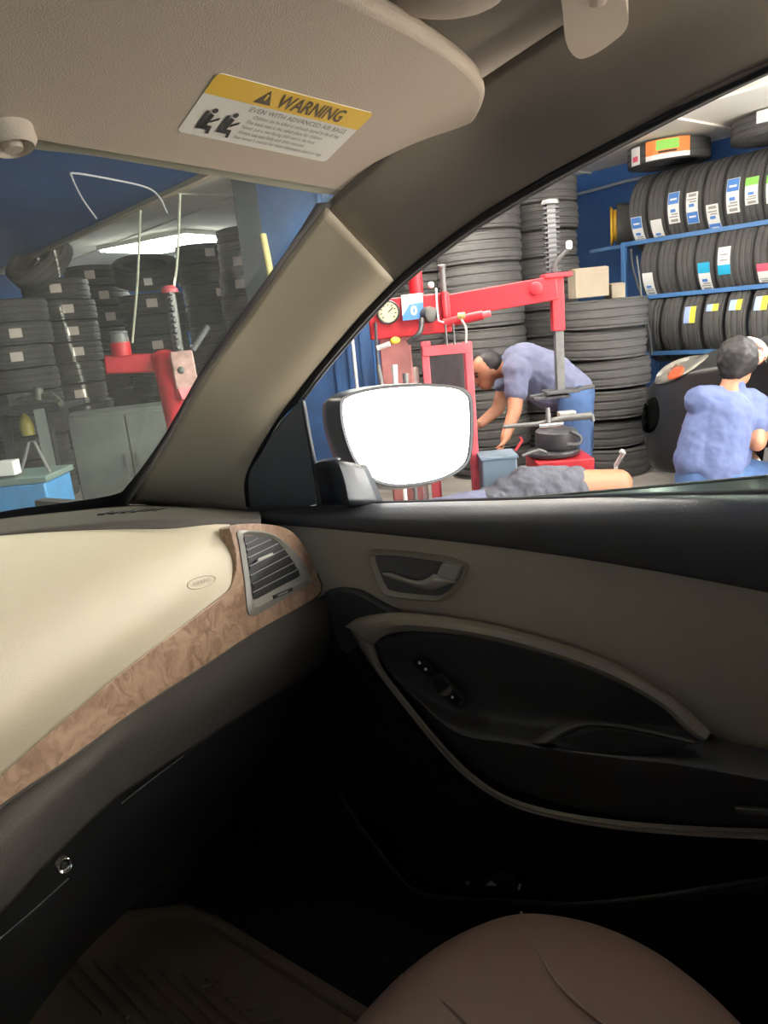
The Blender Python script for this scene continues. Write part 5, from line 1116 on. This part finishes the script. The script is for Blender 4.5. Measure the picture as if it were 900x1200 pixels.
b = MB(); b.ball(hd+uu*0.085+ff*0.050, 0.100, 18, (1.05, 1.05, 0.80), (ss, ff, uu)); b.build('cap', cap_material(), man2)
b = MB(); b.prism([hd+uu*0.045+ff*(0.09+0.08*math.cos(a))+ss*0.09*math.sin(a) for a in [math.pi*(k/12-0.5) for k in range(13)]], uu*0.008); b.build('cap_peak', ink, man2)
b = MB(); limb(b, [pel+ZU*0.03, chest], [0.150, 0.155]); b.capsule(shL, 0.088, shR, 0.088); b.capsule(P(814, 540), 0.115, P(828, 486), 0.10); b.capsule(P(856, 540, 0.03), 0.10, P(868, 490, 0.06), 0.09); b.capsule(chest, 0.11, neck-ZU*0.03, 0.07)
b.capsule(shR, 0.088, shR+(elR-shR)*0.55, 0.078); b.capsule(shL, 0.088, shL+(elL-shL)*0.5, 0.08)
b.build('shirt', shirt2, man2, remesh=0.010, smth=6, disp=(0.022, 0.07))
b = MB()
for h_, k_, f_ in ((hipL, knL, anL), (hipR, knR, anR)): limb(b, [pel-ZU*0.02, h_, k_, f_+ZU*0.04], [0.150, 0.13, 0.09, 0.066])
b.build('jeans', jeans, man2, remesh=0.011, smth=5, disp=(0.02, 0.10))
for f_ in (anL, anR): MB().capsule(f_-ZU*0.02, 0.05, f_+(IMX*0.7+IMY*0.6)*0.19-ZU*0.04, 0.04).build('shoe', rubber, man2)
# ---- person lying on the floor
pd = 4.15
pel, chest, hd = P(588, 588), P(505, 606), P(440, 618)
kn, kn2 = P(724, 566), P(700, 600, 0.04)
pel.z = 0.24; chest.z = 0.20; hd.z = 0.16
an = Vec((kn.x, kn.y, 0.06))-IMX*0.10+IMY*0.36; an2 = Vec((kn2.x, kn2.y, 0.06))-IMX*0.04+IMY*0.4
hipT = P(620, 574)
man3 = thing('person', 'person lying on the floor in grey shorts, bare knee raised', 'person', Vec((pel.x, pel.y, 0)))
b = MB(); limb(b, [pel, chest], [0.14, 0.15]); limb(b, [chest, (chest+hd)/2, hd], [0.10, 0.06, 0.06]); b.capsule(chest-IMY*0.12+ZU*0.02, 0.06, chest+IMY*0.16, 0.06)
limb(b, [chest-IMY*0.12, P(470, 640, 0.0), P(430, 640)], [0.055, 0.045, 0.032]); limb(b, [chest+IMY*0.16, chest+IMY*0.3-IMX*0.25-ZU*0.06, chest+IMY*0.3-IMX*0.48-ZU*0.04], [0.055, 0.045, 0.032])
hand(b, P(430, 640), -IMX, IMY); hand(b, chest+IMY*0.3-IMX*0.48-ZU*0.04, -IMX, ZU)
for t_, k_, f_ in ((hipT, kn, an), (pel+IMY*0.10, kn2, an2)): limb(b, [pel, t_, k_, f_], [0.13, 0.110, 0.080, 0.045]); b.capsule(f_, 0.042, f_+IMX*0.16-ZU*0.01, 0.035)
ff, uu, ss = head(b, hd, ZU-IMX*0.1, -IMX); b.build('body', skin, man3, remesh=0.010, smth=4); face_parts(man3, hd, ff, uu, ss)
b = MB(); b.ball(hd+uu*0.035-ff*0.026, 0.103, 16, (0.86, 0.98, 0.98), (ss, ff, uu)); b.build('hair', hairm, man3)
b = MB(); sh_end = kn+(hipT-kn)*0.52
limb(b, [pel-IMX*0.05, hipT, sh_end], [0.155, 0.138, 0.115]); limb(b, [pel, pel+IMY*0.10, kn2+(pel+IMY*0.1-kn2)*0.35], [0.15, 0.135, 0.11]); b.build('shorts', shortm, man3, remesh=0.010, smth=4, disp=(0.04, 0.065))
b = MB(); limb(b, [pel-IMX*0.08, chest], [0.155, 0.165]); b.capsule(chest-IMY*0.12, 0.08, chest+IMY*0.16, 0.08); b.build('shirt', shirt1, man3, remesh=0.012, smth=5, disp=(0.02, 0.1))
for f_ in (an, an2): MB().capsule(f_-ZU*0.005, 0.048, f_+IMX*0.18-ZU*0.015, 0.04).build('shoe', rubber, man3)
# ---- loose wheel by the crouching man
wc_ = D(893, 560, 4.22); wax = (CAM-wc_); wax = (wax.normalized()*0.75+ZU*0.75+IMX*0.2).normalized()
wh = thing('alloy_wheel', 'silver spoked wheel leaning in front of the crouching person', 'wheel', Vec((wc_.x, wc_.y, wc_.z-0.2)))
MB().lathe([(0.19, -0.09), (0.25, -0.095), (0.295, -0.07), (0.30, 0.05), (0.28, 0.09), (0.21, 0.095), (0.20, 0.08)], wc_, wax, 40, closed=True).build('tyre_body', tread, wh)
MB().lathe([(0.198, -0.05), (0.198, 0.07), (0.206, 0.092), (0.190, 0.088), (0.185, 0.02), (0.185, -0.05)], wc_, wax, 40, closed=True).build('rim_barrel', steel, wh)
fx, fy, fz = frame(wax)
for k in range(10):
    a = k*math.pi/5; u_ = fx*math.cos(a)+fy*math.sin(a)
    MB().beam(wc_+u_*0.03+fz*0.06, wc_+u_*0.19+fz*0.075, 0.036, 0.02, up=fz).build('spoke', chrome if k % 2 else steel, wh, bevel=0.003)
MB().lathe([(0.045, 0.03), (0.045, 0.07), (0.035, 0.08), (0, 0.08)], wc_, wax, 24).build('hub', steel, wh)
